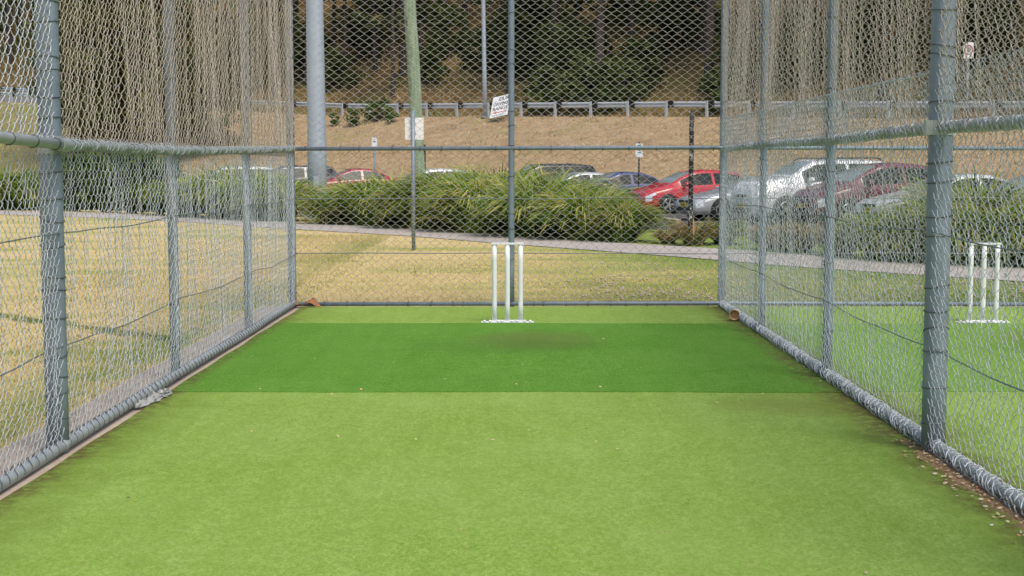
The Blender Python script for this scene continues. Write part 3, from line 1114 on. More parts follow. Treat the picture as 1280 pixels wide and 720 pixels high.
# dry undergrowth between the trunks
nu_ = 60000
xb = g.uniform(-50, 36, nu_)
sb = 8.7 + 22 * g.random(nu_) ** 1.3
kp = g.random(nu_) < 0.50 + 0.55 * cl(xb * 0.6, sb * 0.9)
xb, sb = xb[kp], sb[kp]
blades(0, (xb, yof(xb, sb)), 0.15, 0.75, 0.02, 0.05, np.clip(0.30 + g.normal(0, 0.17, len(xb)) - 0.22 * cl(xb * 0.4 + 5, sb * 0.5), 0.02, 1), 15, 'undergrowth', M['straw'], 'dry brown undergrowth on the forest slope', 'undergrowth')
# clover heads in the greener part of the back lawn and scattered right of it
X = np.concatenate([g.uniform(0.3, 2.1, 350), g.uniform(1.0, 6.4, 450)])
Y = YB + 0.3 + np.abs(g.gamma(1.6, 1.6, 800))
keep = (n1(X * 2.5, Y * 1.4) > -0.25) & (Y < path_near(X) - 0.2)
X, Y = X[keep], Y[keep]
b = MB()
N = len(X)
r = g.uniform(0.010, 0.020, N)
oc = np.array([(1, 0, 0), (0, 1, 0), (-1, 0, 0), (0, -1, 0), (0, 0, 1), (0, 0, -1)], float)
V = np.stack([X, Y, np.full(N, 0.035)], -1)[:, None, :] + oc[None] * r[:, None, None]
fc = np.array([(0, 1, 4), (1, 2, 4), (2, 3, 4), (3, 0, 4), (1, 0, 5), (2, 1, 5), (3, 2, 5), (0, 3, 5)])
F = (np.arange(N)[:, None, None] * 6 + fc[None]).reshape(-1, 3)
b.add(V.reshape(-1, 3), F, np.repeat(g.uniform(0.02, 1, N), 6))
tag(b.build('clover', M['clover']), 'pale pinkish clover heads in the greener lawn behind the net', 'clover', None, 'stuff')

# ------------------------------------------------------------------ strap-leaf plants
def strap_mesh(n, hgt_, spread, seed, lo=0.0, hi=1.0):
    g = np.random.default_rng(seed)
    K = 6
    rr = spread * 0.30 * np.sqrt(g.random(n))
    a0 = g.uniform(0, 2 * PI, n)
    base = np.stack([rr * np.cos(a0), rr * np.sin(a0), 0 * rr], -1)
    nt_ = 46
    tf = g.integers(0, nt_, n)
    t_az, t_el, t_dr, t_ln, t_c = g.uniform(0, 2 * PI, nt_), np.clip(g.normal(1.25, 0.20, nt_), 0.6, 1.55), g.uniform(1.3, 2.6, nt_), g.uniform(0.85, 1.15, nt_), g.normal(0, 0.17, nt_)
    az = t_az[tf] + g.normal(0, 0.30, n)
    base = np.stack([rr * np.cos(az), rr * np.sin(az), 0 * rr], -1)
    L = hgt_ * t_ln[tf] * g.uniform(0.85, 1.18, n)
    th0 = np.clip(t_el[tf] + g.normal(0, 0.09, n), 0.5, 1.55)
    droop = t_dr[tf] + g.normal(0, 0.22, n)
    t = np.linspace(0, 1, K)
    th = th0[:, None] - droop[:, None] * t[None, :] ** 1.6
    ds = (L / (K - 1))[:, None]
    dr = np.cos(th) * ds
    dz = np.sin(th) * ds
    rad = np.concatenate([np.zeros((n, 1)), np.cumsum(dr[:, :-1], 1)], 1)
    zz = np.concatenate([np.zeros((n, 1)), np.cumsum(dz[:, :-1], 1)], 1)
    zz = np.maximum(zz, 0.02)
    C = base[:, None, :] + np.stack([np.cos(az)[:, None] * rad, np.sin(az)[:, None] * rad, zz], -1)
    w = g.uniform(0.009, 0.020, n)[:, None] * np.interp(t, [0, 0.3, 0.8, 1], [0.8, 1, 0.7, 0.12])[None]
    sd = np.stack([-np.sin(az), np.cos(az), g.normal(0, 0.3, n)], -1)[:, None, :] * w[:, :, None]
    V = np.stack([C - sd, C + sd], 2).reshape(n, K * 2, 3)
    i = np.arange(K - 1)
    q = np.stack([2 * i, 2 * i + 1, 2 * i + 3, 2 * i + 2], -1)
    F = (np.arange(n)[:, None, None] * K * 2 + q[None]).reshape(-1, 4)
    col = np.clip(g.beta(1.5, 2.2, n)[:, None] * (hi - lo) + t_c[tf][:, None] + lo + 0.34 * (t[None] ** 2 - 0.3), 0.01, 1)
    b = MB()
    b.add(V.reshape(-1, 3), F, np.repeat(col, 2, axis=1).ravel())
    return b


def strap_proto(n, h, spread, seed, mat, lo=0.0, hi=1.0):
    o = strap_mesh(n, h, spread, seed, lo, hi).build('strap_leaf_plant', mat)
    return o


sp = [strap_proto(1700, 1.36, 1.15, 700 + k, M['strap']) for k in range(3)]
sd = [strap_proto(520, 0.85, 0.9, 720 + k, M['strap_dry']) for k in range(2)]
used = set()
G_ST = 'strap-leaf plants along the footpath'


def plant(src, px, Y, sc, label, rz=None, zs=1.0, x=None):
    if x is None:
        x = at(px, 209, Y).x
    o = src
    if src.name in used:
        o = src.copy()
        COL.objects.link(o)
    used.add(o.name)
    o.location = (x, Y, gz(x, Y) - 0.02)
    o.rotation_euler = (0, 0, random.uniform(0, 6.28) if rz is None else rz)
    o.scale = (sc, sc, sc * zs)
    return tag(o, label, 'plant', G_ST)


def path_far(x):
    Q = np.array(PB)
    o_ = np.argsort(Q[:, 0])
    return float(np.interp(x, Q[o_, 0], Q[o_, 1]))


def along(px, back):
    """point on the far side of the path in the direction of px, set back from its edge"""
    d = ray(px, 209)
    k = d.x / d.y
    Y = 20.0
    while Y < 60 and Y < path_far(k * Y) + back:
        Y += 0.05
    return Y


front = [
    (408, 0.62, 'low strap-leaf plant at the hedge end by the corner post'),
    (462, 0.95, 'strap-leaf plant in front of the hedge, right of the grey floodlight pole'),
    (532, 1.02, 'strap-leaf plant at the path edge just right of the back of the white sign'),
    (598, 1.05, 'strap-leaf plant at the path edge between sign post and stumps'),
    (668, 1.05, 'strap-leaf plant at the path edge just right of the stumps'),
    (730, 0.92, 'strap-leaf plant at the path edge in front of the blue car'),
    (778, 0.66, 'strap-leaf plant at the right hedge end before the red hatchback'),
]
for k, (px, sc, lb) in enumerate(front):
    plant(sp[k % 3], px, along(px, 0.95 * sc), sc, lb)
back = [
    (436, 0.84, 'rear strap-leaf plant against the base of the floodlight pole'),
    (496, 1.06, 'tall rear strap-leaf plant left of the timber pole'),
    (560, 1.10, 'tall rear strap-leaf plant right of the timber pole'),
    (625, 1.18, 'rear strap-leaf plant behind the fence middle post'),
    (690, 1.14, 'tallest rear strap-leaf plant below the black-roofed wagon'),
    (742, 0.80, 'rear strap-leaf plant touching the blue car'),
]
for k, (px, sc, lb) in enumerate(back):
    plant(sp[(k + 1) % 3], px, along(px, 2.5), sc, lb)
plant(sd[0], 868, along(868, 0.8), 0.62, 'small rusty strap-leaf plant under the black post')
plant(sp[1], 905, along(905, 2.0), 0.40, 'small green strap-leaf plant behind the timber log')
plant(sd[1], 836, along(836, 1.0), 0.42, 'small dry strap-leaf plant at the end of the timber log')
for k, (px, bk, sc, dry, lb) in enumerate([
    (965, 1.2, 0.62, 1, 'dry low strap-leaf plant beneath the white wagon'),
    (1000, 0.9, 0.72, 1, 'tan dry strap-leaf plant left of the slim divider post'),
    (1052, 1.1, 0.66, 1, 'tan dry strap-leaf plant right of the slim divider post'),
    (1100, 1.0, 0.60, 0, 'strap-leaf plant in front of the maroon car'),
    (1142, 0.9, 0.66, 0, 'strap-leaf plant just left of the thick right post'),
    (1200, 0.9, 0.84, 0, 'strap-leaf plant just right of the thick right post'),
    (1250, 0.9, 0.80, 0, 'strap-leaf plant above the far stumps'),
    (1300, 1.0, 0.8, 0, 'strap-leaf plant at the right picture edge'),
    (1222, 2.2, 1.10, 0, 'tall spiky yellow-green strap-leaf plant near the right edge'),
    (1168, 2.2, 0.62, 0, 'rear strap-leaf plant before the silver sedan'),
    (1275, 2.3, 0.76, 0, 'rear strap-leaf plant before the dark blue sedan'),
]):
    plant((sd if dry else sp)[k % (2 if dry else 3)], px, along(px, bk), sc, lb)
for k, (px, bk, sc, dry, lb) in enumerate([
    (8, 1.2, 1.15, 0, 'strap-leaf plant at the far left picture edge'),
    (34, 1.4, 1.05, 0, 'strap-leaf plant just left of the thick left post'),
    (235, 1.0, 1.0, 0, 'yellowish strap-leaf plant below the white van'),
    (275, 1.0, 1.12, 0, 'strap-leaf plant right of the rusty left post'),
    (318, 1.0, 1.05, 0, 'strap-leaf plant behind the third left post'),
    (352, 0.9, 0.95, 0, 'strap-leaf plant left of the left corner post'),
    (300, 2.4, 1.22, 0, 'rear strap-leaf plant behind the left mesh'),
    (225, 2.4, 0.6, 1, 'small dry strap-leaf plant behind the rusty left post'),
]):
    plant((sd if dry else sp)[k % (2 if dry else 3)], px, along(px, bk), sc, lb)


# ------------------------------------------------------------------ shrubs and trees (leaf clumps)
def leaf_cloud(b, centers, radii, per, size, g, flat=0.6, col0=0.0, col1=1.0):
    for c, r in zip(centers, radii):
        n = per
        d = g.normal(0, 1, (n, 3))
        d /= np.linalg.norm(d, axis=1, keepdims=True)
        rad = r * g.random(n) ** 0.45
        P = np.array(c) + d * rad[:, None] * np.array((1, 1, flat))
        s = size * g.uniform(0.6, 1.4, n)
        nrm = g.normal(0, 1, (n, 3)) + np.array((0, 0, 0.6))
        nrm /= np.linalg.norm(nrm, axis=1, keepdims=True)
        u = np.cross(nrm, g.normal(0, 1, (n, 3)))
        u /= np.linalg.norm(u, axis=1, keepdims=True) + 1e-9
        v = np.cross(nrm, u)
        V = np.stack([P - u * s[:, None], P - v * s[:, None] * 0.45, P + u * s[:, None], P + v * s[:, None] * 0.45], 1)
        base = g.uniform(col0, col1)
        col = np.clip(base * 0.6 + 0.4 * g.random(n), 0.01, 1)
        b.add(V.reshape(-1, 3), np.arange(4 * n).reshape(-1, 4), np.repeat(col, 4))


def shrub_proto(name, seed, w, h, mat, per=90, nc=26, size=0.09):
    g = np.random.default_rng(seed)
    e = bpy.data.objects.new(name, None)
    COL.objects.link(e)
    b = MB()
    C, Rr = [], []
    for k in range(nc):
        a = g.uniform(0, 2 * PI)
        t = g.random()
        rr = w * 0.5 * math.sqrt(g.random()) * (1.0 - 0.45 * t ** 2)
        C.append((rr * math.cos(a), rr * math.sin(a), h * (0.12 + 0.80 * t)))
        Rr.append(g.uniform(0.14, 0.26) * w)
    leaf_cloud(b, C, Rr, per, size, g, 0.75)
    b.build('foliage', mat, e)
    b = MB()
    for k in range(7):
        c = C[k * 3 % nc]
        P = np.array([(0.05 * math.cos(k), 0.05 * math.sin(k), -0.1), (c[0] * 0.4, c[1] * 0.4, c[2] * 0.55), c])
        b.tubes(P, np.array([0.035, 0.022, 0.008]) * (h / 1.5), 6, (1, 0.2, 0))
    b.build('stem', M['bark'], e, True)
    return e


def put(src, loc, rz, sc, label, cat, group, first=[]):
    if src.name in used:
        o = dup(src)
    else:
        o = src
    used.add(o.name)
    used.add(src.name)
    o.location = loc
    o.rotation_euler = (0, 0, rz)
    o.scale = sc if isinstance(sc, tuple) else (sc,) * 3
    return tag(o, label, cat, group)


shb = [shrub_proto('leafy_shrub', 800 + k, 1.9, 1.75, M['shrub'], 120, 30, 0.085) for k in range(2)]
for k, (px, bk, sc, lb) in enumerate([
    (92, 1.5, 1.0, 'dense green shrub just right of the thick left post'),
    (128, 1.6, 1.05, 'dense green shrub in the middle of the left hedge'),
    (165, 1.6, 1.12, 'tallest dense green shrub of the left hedge'),
    (198, 1.3, 0.95, 'dense green shrub left of the rusty left post'),
]):
    Y = along(px, bk)
    x = at(px, 209, Y).x
    put(shb[k % 2], (x, Y, gz(x, Y)), k * 1.3, sc, lb, 'shrub', 'green shrubs behind the left mesh')

wd = [shrub_proto('weed', 830 + k, 1.3, 1.0, M['shrub'], 45, 10, 0.10) for k in range(2)]
for k, (px, s_, sc, lb) in enumerate([(470, -2.2, 1.5, 'green weed bush on the bank below the guardrail'), (446, -3.0, 1.0, 'small weed left of the weed bush on the bank'), (492, -2.4, 0.7, 'tiny weed right of the weed bush on the bank'), (416, -3.2, 0.7, 'tiny weed beside the floodlight pole on the bank')]):
    d = ray(px, 150)
    kx = d.x / d.y
    Y = (82 + 1.327 * s_) / (1 + 0.873 * kx)
    x = kx * Y
    put(wd[k % 2], (x, Y, gz(x, Y)), k, sc, lb, 'weed', 'weeds on the dry bank')


def tree_proto(seed, H, R0, crown_lo, name='forest_tree', mat='pine', per=150, nl=15, size=0.22, spread=2.6):
    g = np.random.default_rng(seed)
    e = bpy.data.objects.new(name, None)
    COL.objects.link(e)
    b = MB()
    K = 9
    t = np.linspace(0, 1, K)
    bx = np.cumsum(g.normal(0, 0.16, K)) * t
    by = np.cumsum(g.normal(0, 0.16, K)) * t
    P = np.stack([bx, by, -0.4 + (H + 0.4) * t], -1)
    b.tubes(P, R0 * np.interp(t, [0, 0.05, 0.5, 1], [1.35, 1.0, 0.7, 0.12]), 10, (1, 0.2, 0))
    C, Rr = [], []
    for k in range(nl):
        f = crown_lo + (0.98 - crown_lo) * (k + g.random()) / nl
        p0 = np.array([np.interp(f, t, bx), np.interp(f, t, by), -0.4 + (H + 0.4) * f])
        a = k * 2.4 + g.normal(0, 0.5)
        ln = spread * (1.15 - 0.75 * (f - crown_lo) / (1 - crown_lo)) * g.uniform(0.6, 1.15)
        tip = p0 + np.array([math.cos(a) * ln, math.sin(a) * ln, ln * g.uniform(-0.15, 0.35)])
        mid = (p0 + tip) / 2 + np.array([0, 0, 0.12 * ln])
        b.tubes(np.array([p0, mid, tip]), np.array([0.25, 0.16, 0.05]) * R0, 5, (0.1, 0.2, 1))
        for q in (0.55, 0.85, 1.05):
            C.append(p0 + (tip - p0) * q + g.normal(0, 0.25, 3))
            Rr.append(g.uniform(0.55, 0.95))
    b.build('trunk', M['bark'], e, True)
    b = MB()
    leaf_cloud(b, C, Rr, per // 2, size, g, 0.6)
    b.build('crown', M[mat], e)
    return e


tp = [tree_proto(900, 19, 0.20, 0.30), tree_proto(901, 17, 0.26, 0.36, spread=3.1), tree_proto(902, 21, 0.17, 0.26, spread=2.4),
      tree_proto(903, 18, 0.30, 0.42, spread=3.3), tree_proto(904, 15, 0.15, 0.24, spread=2.5)]


def zone(px):
    if px < 45:
        return 'left of the thick left post'
    if px < 372:
        return 'behind the left side mesh'
    if px < 512:
        return 'between floodlight pole and timber pole'
    if px < 604:
        return 'between timber pole and thin lamp pole'
    if px < 640:
        return 'between thin lamp pole and fence middle post'
    if px < 775:
        return 'in the left half of the right back panel'
    if px < 905:
        return 'beside the right corner post of the back panel'
    if px < 1172:
        return 'behind the right divider mesh'
    return 'right of the thick right post'


g = np.random.default_rng(77)
pts = []
tries = 0
while len(pts) < 150 and tries < 20000:
    tries += 1
    x = g.uniform(-62, 36)
    s = 10.5 + 34 * g.random() ** 1.15
    y = yof(x, s)
    if abs(x) / y > 0.47:
        continue
    if all((x - a) ** 2 + (y - c) ** 2 > (2.2 + 0.022 * s) ** 2 for a, c, _ in pts):
        pts.append((x, y, s))
pts.sort(key=lambda p: p[2])
for k, (x, y, s) in enumerate(pts):
    px, _ = to_px((x, y, 9))
    if s < 17:
        row = 'at the slope foot'
    elif s < 28:
        row = 'half way up'
    else:
        row = 'high up'
    sc = g.uniform(0.85, 1.2)
    put(tp[int(g.integers(0, 5))], (x, y, gz(x, y)), g.uniform(0, 6), (sc, sc, sc * g.uniform(0.9, 1.15)),
        'dark forest tree %s, %s' % (row, zone(px)), 'tree', 'trees of the forest behind the road')

dt = [shrub_proto('dense_tree', 860 + k, 6.0, 12.5, M['pine'], 260, 60, 0.16) for k in range(2)]
for k, (px, s_, sc, lb) in enumerate([(100, -9, 1.0, 'dense dark tree with low foliage just right of the thick left post'), (150, -10, 1.15, 'biggest dense dark tree standing on the bank behind the left mesh'),
                                      (198, -8, 0.95, 'dense dark tree on the bank behind the rusty left post'), (258, -8.5, (0.75, 0.75, 0.36), 'low dense tree on the bank between second and third left posts')]):
    gp = Vector((0, 0, 0))
    d = ray(px, 150)
    kx = d.x / d.y
    Y = (82 + 1.327 * s_) / (1 + 0.873 * kx)
    put(dt[k % 2], (kx * Y, Y, gz(kx * Y, Y)), k * 1.7, sc, lb, 'tree', 'dense trees on the bank')

us = [shrub_proto('forest_shrub', 950 + k, 3.6, 3.6, M['under'], 75, 24, 0.20) for k in range(3)]
NAMES = ['bushy', 'spreading', 'rounded', 'straggly', 'low', 'tall', 'thin', 'broad']
bush = [(690, 9.8, 0.9), (735, 10.5, 1.05), (775, 11, 0.95), (716, 14, 1.4), (655, 17, 1.5), (800, 14.5, 1.0), (905, 10.5, 0.8), (420, 15, 0.9), (560, 20, 1.2), (450, 20, 1.3),
        (620, 18, 1.2), (660, 18, 1.7), (690, 20, 1.8), (850, 20, 1.5), (930, 13, 1.3), (380, 17, 1.4), (200, 14, 1.5), (300, 13, 1.3), (120, 15, 1.4), (1000, 14, 1.2), (1100, 16, 1.3), (1225, 18, 1.4), (500, 24, 1.6), (780, 24, 1.7), (540, 14.5, 0.8)]
for k, (px, s_, sc) in enumerate(bush):
    d = ray(px, 130)
    kx = d.x / d.y
    Y = (82 + 1.327 * s_) / (1 + 0.873 * kx)
    x = kx * Y
    put(us[k % 3], (x, Y, gz(x, Y) - 0.2), k * 1.1, sc, '%s green forest shrub %s, %s' % (NAMES[k % 8], 'by the guardrail' if s_ < 12 else 'up the slope', zone(px)), 'shrub', 'understorey shrubs on the forest slope')

# ------------------------------------------------------------------ guardrail
def guardrail(xa, xb, s_, label, parent_group):
    ga = thing('guardrail', label, 'guardrail', (0, 0, 0), 0, parent_group)
    dirv = np.array((1, -0.873)) / math.hypot(1, 0.873)
    nrm = np.array((0.873, 1)) / math.hypot(1, 0.873)
    L = (xb - xa) * math.hypot(1, 0.873)
    n = int(L / 2.5)
    proto = None
    Zs, Xs, Ys = [], [], []
    for k in range(n + 1):
        x = xa + dirv[0] * 2.5 * k
        y = yof(xa, s_) + dirv[1] * 2.5 * k
        z = gz(x, y)
        Xs.append(x)
        Ys.append(y)
        Zs.append(z)
        if proto is None:
            b = MB()
            for (dx, dy, sx, sy) in ((0, 0.06, 0.12, 0.008), (-0.056, 0, 0.008, 0.12), (0.056, 0, 0.008, 0.12)):
                b.box((dx, dy, 0.22), (sx, sy, 1.34))
            b.box((0, -0.062, 0.22), (0.12, 0.006, 1.34))
            proto = b.build('post', M['guard'], ga)
            bb = MB()
            bb.box((0.17, 0.10, 0.70), (0.30, 0.16, 0.36))
            blk = bb.build('spacer_block', M['block'], proto)
            o = proto
        else:
            o = proto.copy()
            COL.objects.link(o)
            c = blk.copy()
            COL.objects.link(c)
            c.parent = o
        o.location = (x, y, z)
        o.rotation_euler = (0, 0, math.atan2(dirv[1], dirv[0]))
    # W profile beam on the road side of the posts
    prof = [(0.00, 0.155), (0.02, 0.14), (0.075, 0.105), (0.075, 0.07), (0.01, 0.02), (0.01, -0.02), (0.075, -0.07), (0.075, -0.105), (0.02, -0.14), (0.0, -0.155)]
    V, m_ = [], len(prof)
    for x, y, z in zip(Xs, Ys, Zs):
        for d, h in prof:
            V.append((x + nrm[0] * (0.20 - d + 0.08), y + nrm[1] * (0.20 - d + 0.08), z + 0.70 + h))
    q = [(k * m_ + j, k * m_ + j + 1, (k + 1) * m_ + j + 1, (k + 1) * m_ + j) for k in range(n) for j in range(m_ - 1)]
    b = MB()
    b.add(V, np.array(q))
    o = b.build('beam', M['guard'], ga)
    sm = o.modifiers.new('thickness', 'SOLIDIFY')
    sm.thickness = 0.006
    return ga


guardrail(-62, 34, 0.0, 'steel guardrail with grey posts along the top of the bank', 'guardrails of the road')
guardrail(-75, -27, 8.3, 'far pale guardrail across the road at the left edge', 'guardrails of the road')

# ------------------------------------------------------------------ poles and signs
def ground_at(px, s_):
    d = ray(px, 150)
    kx = d.x / d.y
    Y = (82 + 1.327 * s_) / (1 + 0.873 * kx)
    x = kx * Y
    return Vector((x, Y, gz(x, Y)))


# floodlight pole
Yp = 40.0
p = at(397, 220, Yp)
zb = gz(p.x, Yp)
fp = thing('floodlight_pole', 'thick pale grey steel floodlight pole behind the left corner post', 'pole', (p.x, Yp, zb))
b = MB()
b.cyl((0, 0, -0.1), (-0.06, 0, 12), 0.272, 0.20, 32, 6)
b.build('shaft', M['steel_pole'], fp, True)
b = MB()
b.cyl((0, 0, 0), (0, 0, 0.04), 0.42, 0.42, 24)
for k in range(6):
    a = k * PI / 3
    b.cyl((0.36 * math.cos(a), 0.36 * math.sin(a), 0.03), (0.36 * math.cos(a), 0.36 * math.sin(a), 0.10), 0.025, 0.025, 8)
b.build('base_plate', M['rail'], fp)
b = MB()
b.box((-0.0, -0.262, 1.05), (0.14, 0.03, 0.30))
b.build('hatch', M['steel_pole'], fp)

# leaning timber power pole
Yp = 43.0
b0, b1 = at(524, 215, Yp), at(512, 0, Yp)
zb = gz(b0.x, Yp)
tpz = thing('power_pole', 'leaning green-stained timber power pole rising behind the strap-leaf plants', 'pole', (b0.x, Yp, zb))
sl = (b1.x - b0.x) / (b1.z - b0.z)
b = MB()
n = 14
z = np.linspace(-0.2, 10.5, n)
nz = smooth_noise(66, 4, 0.4, 1.2)
P = np.stack([(z - (b0.z - zb)) * sl + 0.012 * nz(z, z), 0.01 * nz(z, z + 2), z], -1)
b.tubes(P, np.interp(z, [0, 10.5], [0.205, 0.165]), 20, (0, 1, 0), caps=True)
b.build('timber_shaft', M['timber_pole'], tpz, True)
b = MB()
b.box(((1.9 - (b0.z - zb)) * sl + 0.195, -0.03, 1.75), (0.05, 0.10, 1.0))
b.build('cable_cover', M['dark_plastic'], tpz)

# thin lamp pole on the crest
gp = ground_at(606.5, -1.4)
lp = thing('lamp_pole', 'thin pale grey lamp pole standing on the bank crest', 'pole', gp)
b = MB()
b.cyl((0, 0, -0.3), (-0.16, 0, 11), 0.125, 0.11, 20, 4)
b.build('shaft', M['steel_pole'], lp, True)
b = MB()
b.cyl((0, 0, 0), (0, 0, 0.05), 0.22, 0.22, 16)
b.build('base_plate', M['rail'], lp)

# sign seen from behind on a grey post, beyond the net
gp = on_ground(517, 313)
sg = thing('sign_post', 'grey sign post on the lawn with a blank white sign back', 'sign', gp)
sc_ = gp.y / 1800
b = MB()
b.cyl((0, 0, -0.1), (0, 0, 2.36), 0.033, None, 18)
b.build('post', M['post'], sg, True)
b = MB()
cx = (518.5 - 517) * sc_
b.box((cx, 0.045, 2.06), (0.315, 0.006, 0.37))
b.build('sign_panel', M['sign_white'], sg)
b = MB()
for zz in (1.97, 2.15):
    b.box((0, 0.037, zz), (0.10, 0.012, 0.025))
b.build('bracket', M['clamp'], sg)

# black peeling post
gp = on_ground(862.5, 307)
bp = MB()
bp.cyl((0, 0, -0.1), (0.01, 0, 2.42), 0.045, 0.043, 16, 5)
o = bp.build('post', M['black_post'], None, True)
o.location = gp
o.name = 'black_post'
tag(o, 'tall black post with flaked white patches beside the right corner post', 'post')

# sign text
def text(body, size, mat, parent, loc, rot, bold=0.0, align='CENTER', name='lettering', xs=1.0):
    cu = bpy.data.curves.new(name, 'FONT')
    cu.body = body
    cu.size = size
    cu.align_x = align
    cu.align_y = 'CENTER'
    cu.extrude = 0.002
    cu.offset = bold
    cu.materials.append(mat)
    tmp = bpy.data.objects.new(name, cu)
    me = bpy.data.meshes.new_from_object(tmp)
    bpy.data.objects.remove(tmp)
    o = bpy.data.objects.new(name, me)
    COL.objects.link(o)
    o.parent = parent
    o.location = loc
    o.rotation_euler = rot
    o.scale = (xs, 1, 1)
    return o


# driving range sign, leaning on the crest
gp = ground_at(622, -2.1)
ds = thing('direction_sign', 'crooked white driving range sign with red arrow on the bank crest', 'sign', gp)
ds.scale = (0.9, 0.9, 0.9)
e1 = Vector((1, -0.60, 0.20)).normalized()
e2 = Vector((0.17, 0.62, 1.0)).normalized()
e2 = (e2 - e1 * e2.dot(e1)).normalized()
e3 = e1.cross(e2)
Mb = Matrix((e1, e2, e3)).transposed()
board = bpy.data.objects.new('sign_board', None)
Ws, Hs = 1.30, 1.55
b = MB()
b.box((0, 0, 0), (Ws, Hs, 0.012))
brd = b.build('sign_board', M['sign_white'], ds)
brd.matrix_local = Matrix.Translation(Vector((0.17, 0, 0.93))) @ Mb.to_4x4()
bpy.data.objects.remove(board)
text('OUR', 0.36, M['ink'], brd, (0.18, 0.53, 0.008), (0, 0, 0), 0.006)
text('DRIVING', 0.34, M['ink'], brd, (0.02, 0.17, 0.008), (0, 0, 0), 0.006, xs=0.80)
text('RANGE', 0.34, M['ink'], brd, (0.02, -0.18, 0.008), (0, 0, 0), 0.006)
b = MB()
b.add([(-0.48, -0.45, 0.008), (-0.24, -0.37, 0.008), (-0.24, -0.425, 0.008), (0.5, -0.425, 0.008), (0.5, -0.475, 0.008), (-0.24, -0.475, 0.008), (-0.24, -0.53, 0.008)], [(0, 2, 1), (0, 5, 2), (0, 6, 5), (2, 5, 4, 3)])
b.build('arrow', M['red_ink'], brd)
b = MB()
for k in range(7):
    b.box((-0.45 + k * 0.15, -0.65, 0.0085), (0.10, 0.05 + 0.03 * (k % 3), 0.003), Matrix.Rotation(0.5 * (-1) ** k, 3, 'Z'))
b.build('faded_mark', M['grey_ink'], brd)
b = MB()
b.cyl((0.34, 0.30, -0.3), (0.52, 0.42, 1.5), 0.035, None, 10)
b.build('stake', M['rail'], ds, True)


def small_sign(px, top, bot, Yd, w, h, label, two, ink):
    p = at(px, top, Yd)
    zb = gz(p.x, Yd)
    sgn = thing('parking_sign', label, 'sign', (p.x, Yd, zb), 0, 'small white signs at the car park')
    H = p.z - zb
    b = MB()
    b.cyl((0.0, 0.03, -0.1), (0.0, 0.03, H + 0.05), 0.035, None, 10)
    b.build('post', M['black_post'] if two else M['post'], sgn, True)
    hs = [(H - h / 2)] if not two else [H - h * 0.25, H - h * 0.77]
    for zz in hs:
        b = MB()
        b.box((0, -0.012, zz), (w, 0.006, h if not two else h * 0.46))
        pn = b.build('sign_panel', M['sign_white'], sgn)
        b = MB()
        b.box((0.0, -0.0165, zz + h * 0.10), (w * 0.5, 0.002, h * 0.08))
        b.build('printed_mark', ink, pn)
    return sgn


small_sign(468, 172, 185, 56, 0.21, 0.40, 'small white parking sign on thin post left of timber pole', False, M['ink'])
small_sign(799, 179, 195, 52, 0.26, 0.50, 'small white double parking sign on black post above blue car', True, M['green_ink'])

# speed sign on the road
gp = ground_at(1208, 1.0)
ssn = thing('speed_sign', 'white speed sign with red ring right of the thick right post', 'sign', gp)
scale = gp.y / 1800
H = at(1208, 53, gp.y).z - gp.z
b = MB()
b.cyl((0, 0, -0.2), (0, 0, H), 0.06, None, 14)
b.build('post', M['rail'], ssn, True)
b = MB()
b.box((0.0, -0.07, H - 0.36), (0.44, 0.006, 0.72))
sp_ = b.build('sign_panel', M['sign_white'], ssn)
b = MB()
tt_ = np.arange(32) * 2 * PI / 32
b.tubes(np.stack([0.165 * np.cos(tt_), np.full(32, -0.077), H - 0.33 + 0.20 * np.sin(tt_)], -1), 0.022, 6, (0, 1, 0), closed=True)
b.build('red_ring', M['red_ink'], sp_)
text('50', 0.24, M['ink'], sp_, (0, -0.0775, H - 0.33), (PI / 2, 0, 0), 0.005, name='numerals', xs=0.8)

# timber log barrier
def log(a, b_, label):
    c = (a + b_) / 2
    L = (b_ - a).length
    o = thing('timber_rail', label, 'timber rail', (c.x, c.y, 0), math.atan2(b_.y - a.y, b_.x - a.x), 'timber rails between path and car park')
    m_ = MB()
    m_.box((0, 0, 0), (L, 0.14, 0.11))
    r_ = m_.build('rail', M['log'], o)
    r_.location = (0, 0, c.z)
    r_.rotation_euler = (0, -math.asin((b_.z - a.z) / L), 0)
    bv = r_.modifiers.new('bevel', 'BEVEL')
    bv.width = 0.015
    for sx in (-1, 1):
        m_ = MB()
        m_.box((sx * L * 0.36, 0, (c.z - 0.056 - 0.35) / 2 + sx * (b_.z - a.z) * 0.36 / 2 - 0.003), (0.12, 0.12, c.z - 0.056 + 0.35 + sx * (b_.z - a.z) * 0.36 * 0.9))
        m_.build('support', M['log'], o)
    return o


log(at(790, 269.5, 35.2), at(848, 277, 32.8), 'weathered timber rail ending below the red hatchback')
log(at(872, 280, 32.2), at(938, 288, 29.8), 'weathered timber rail below the silver sedan')

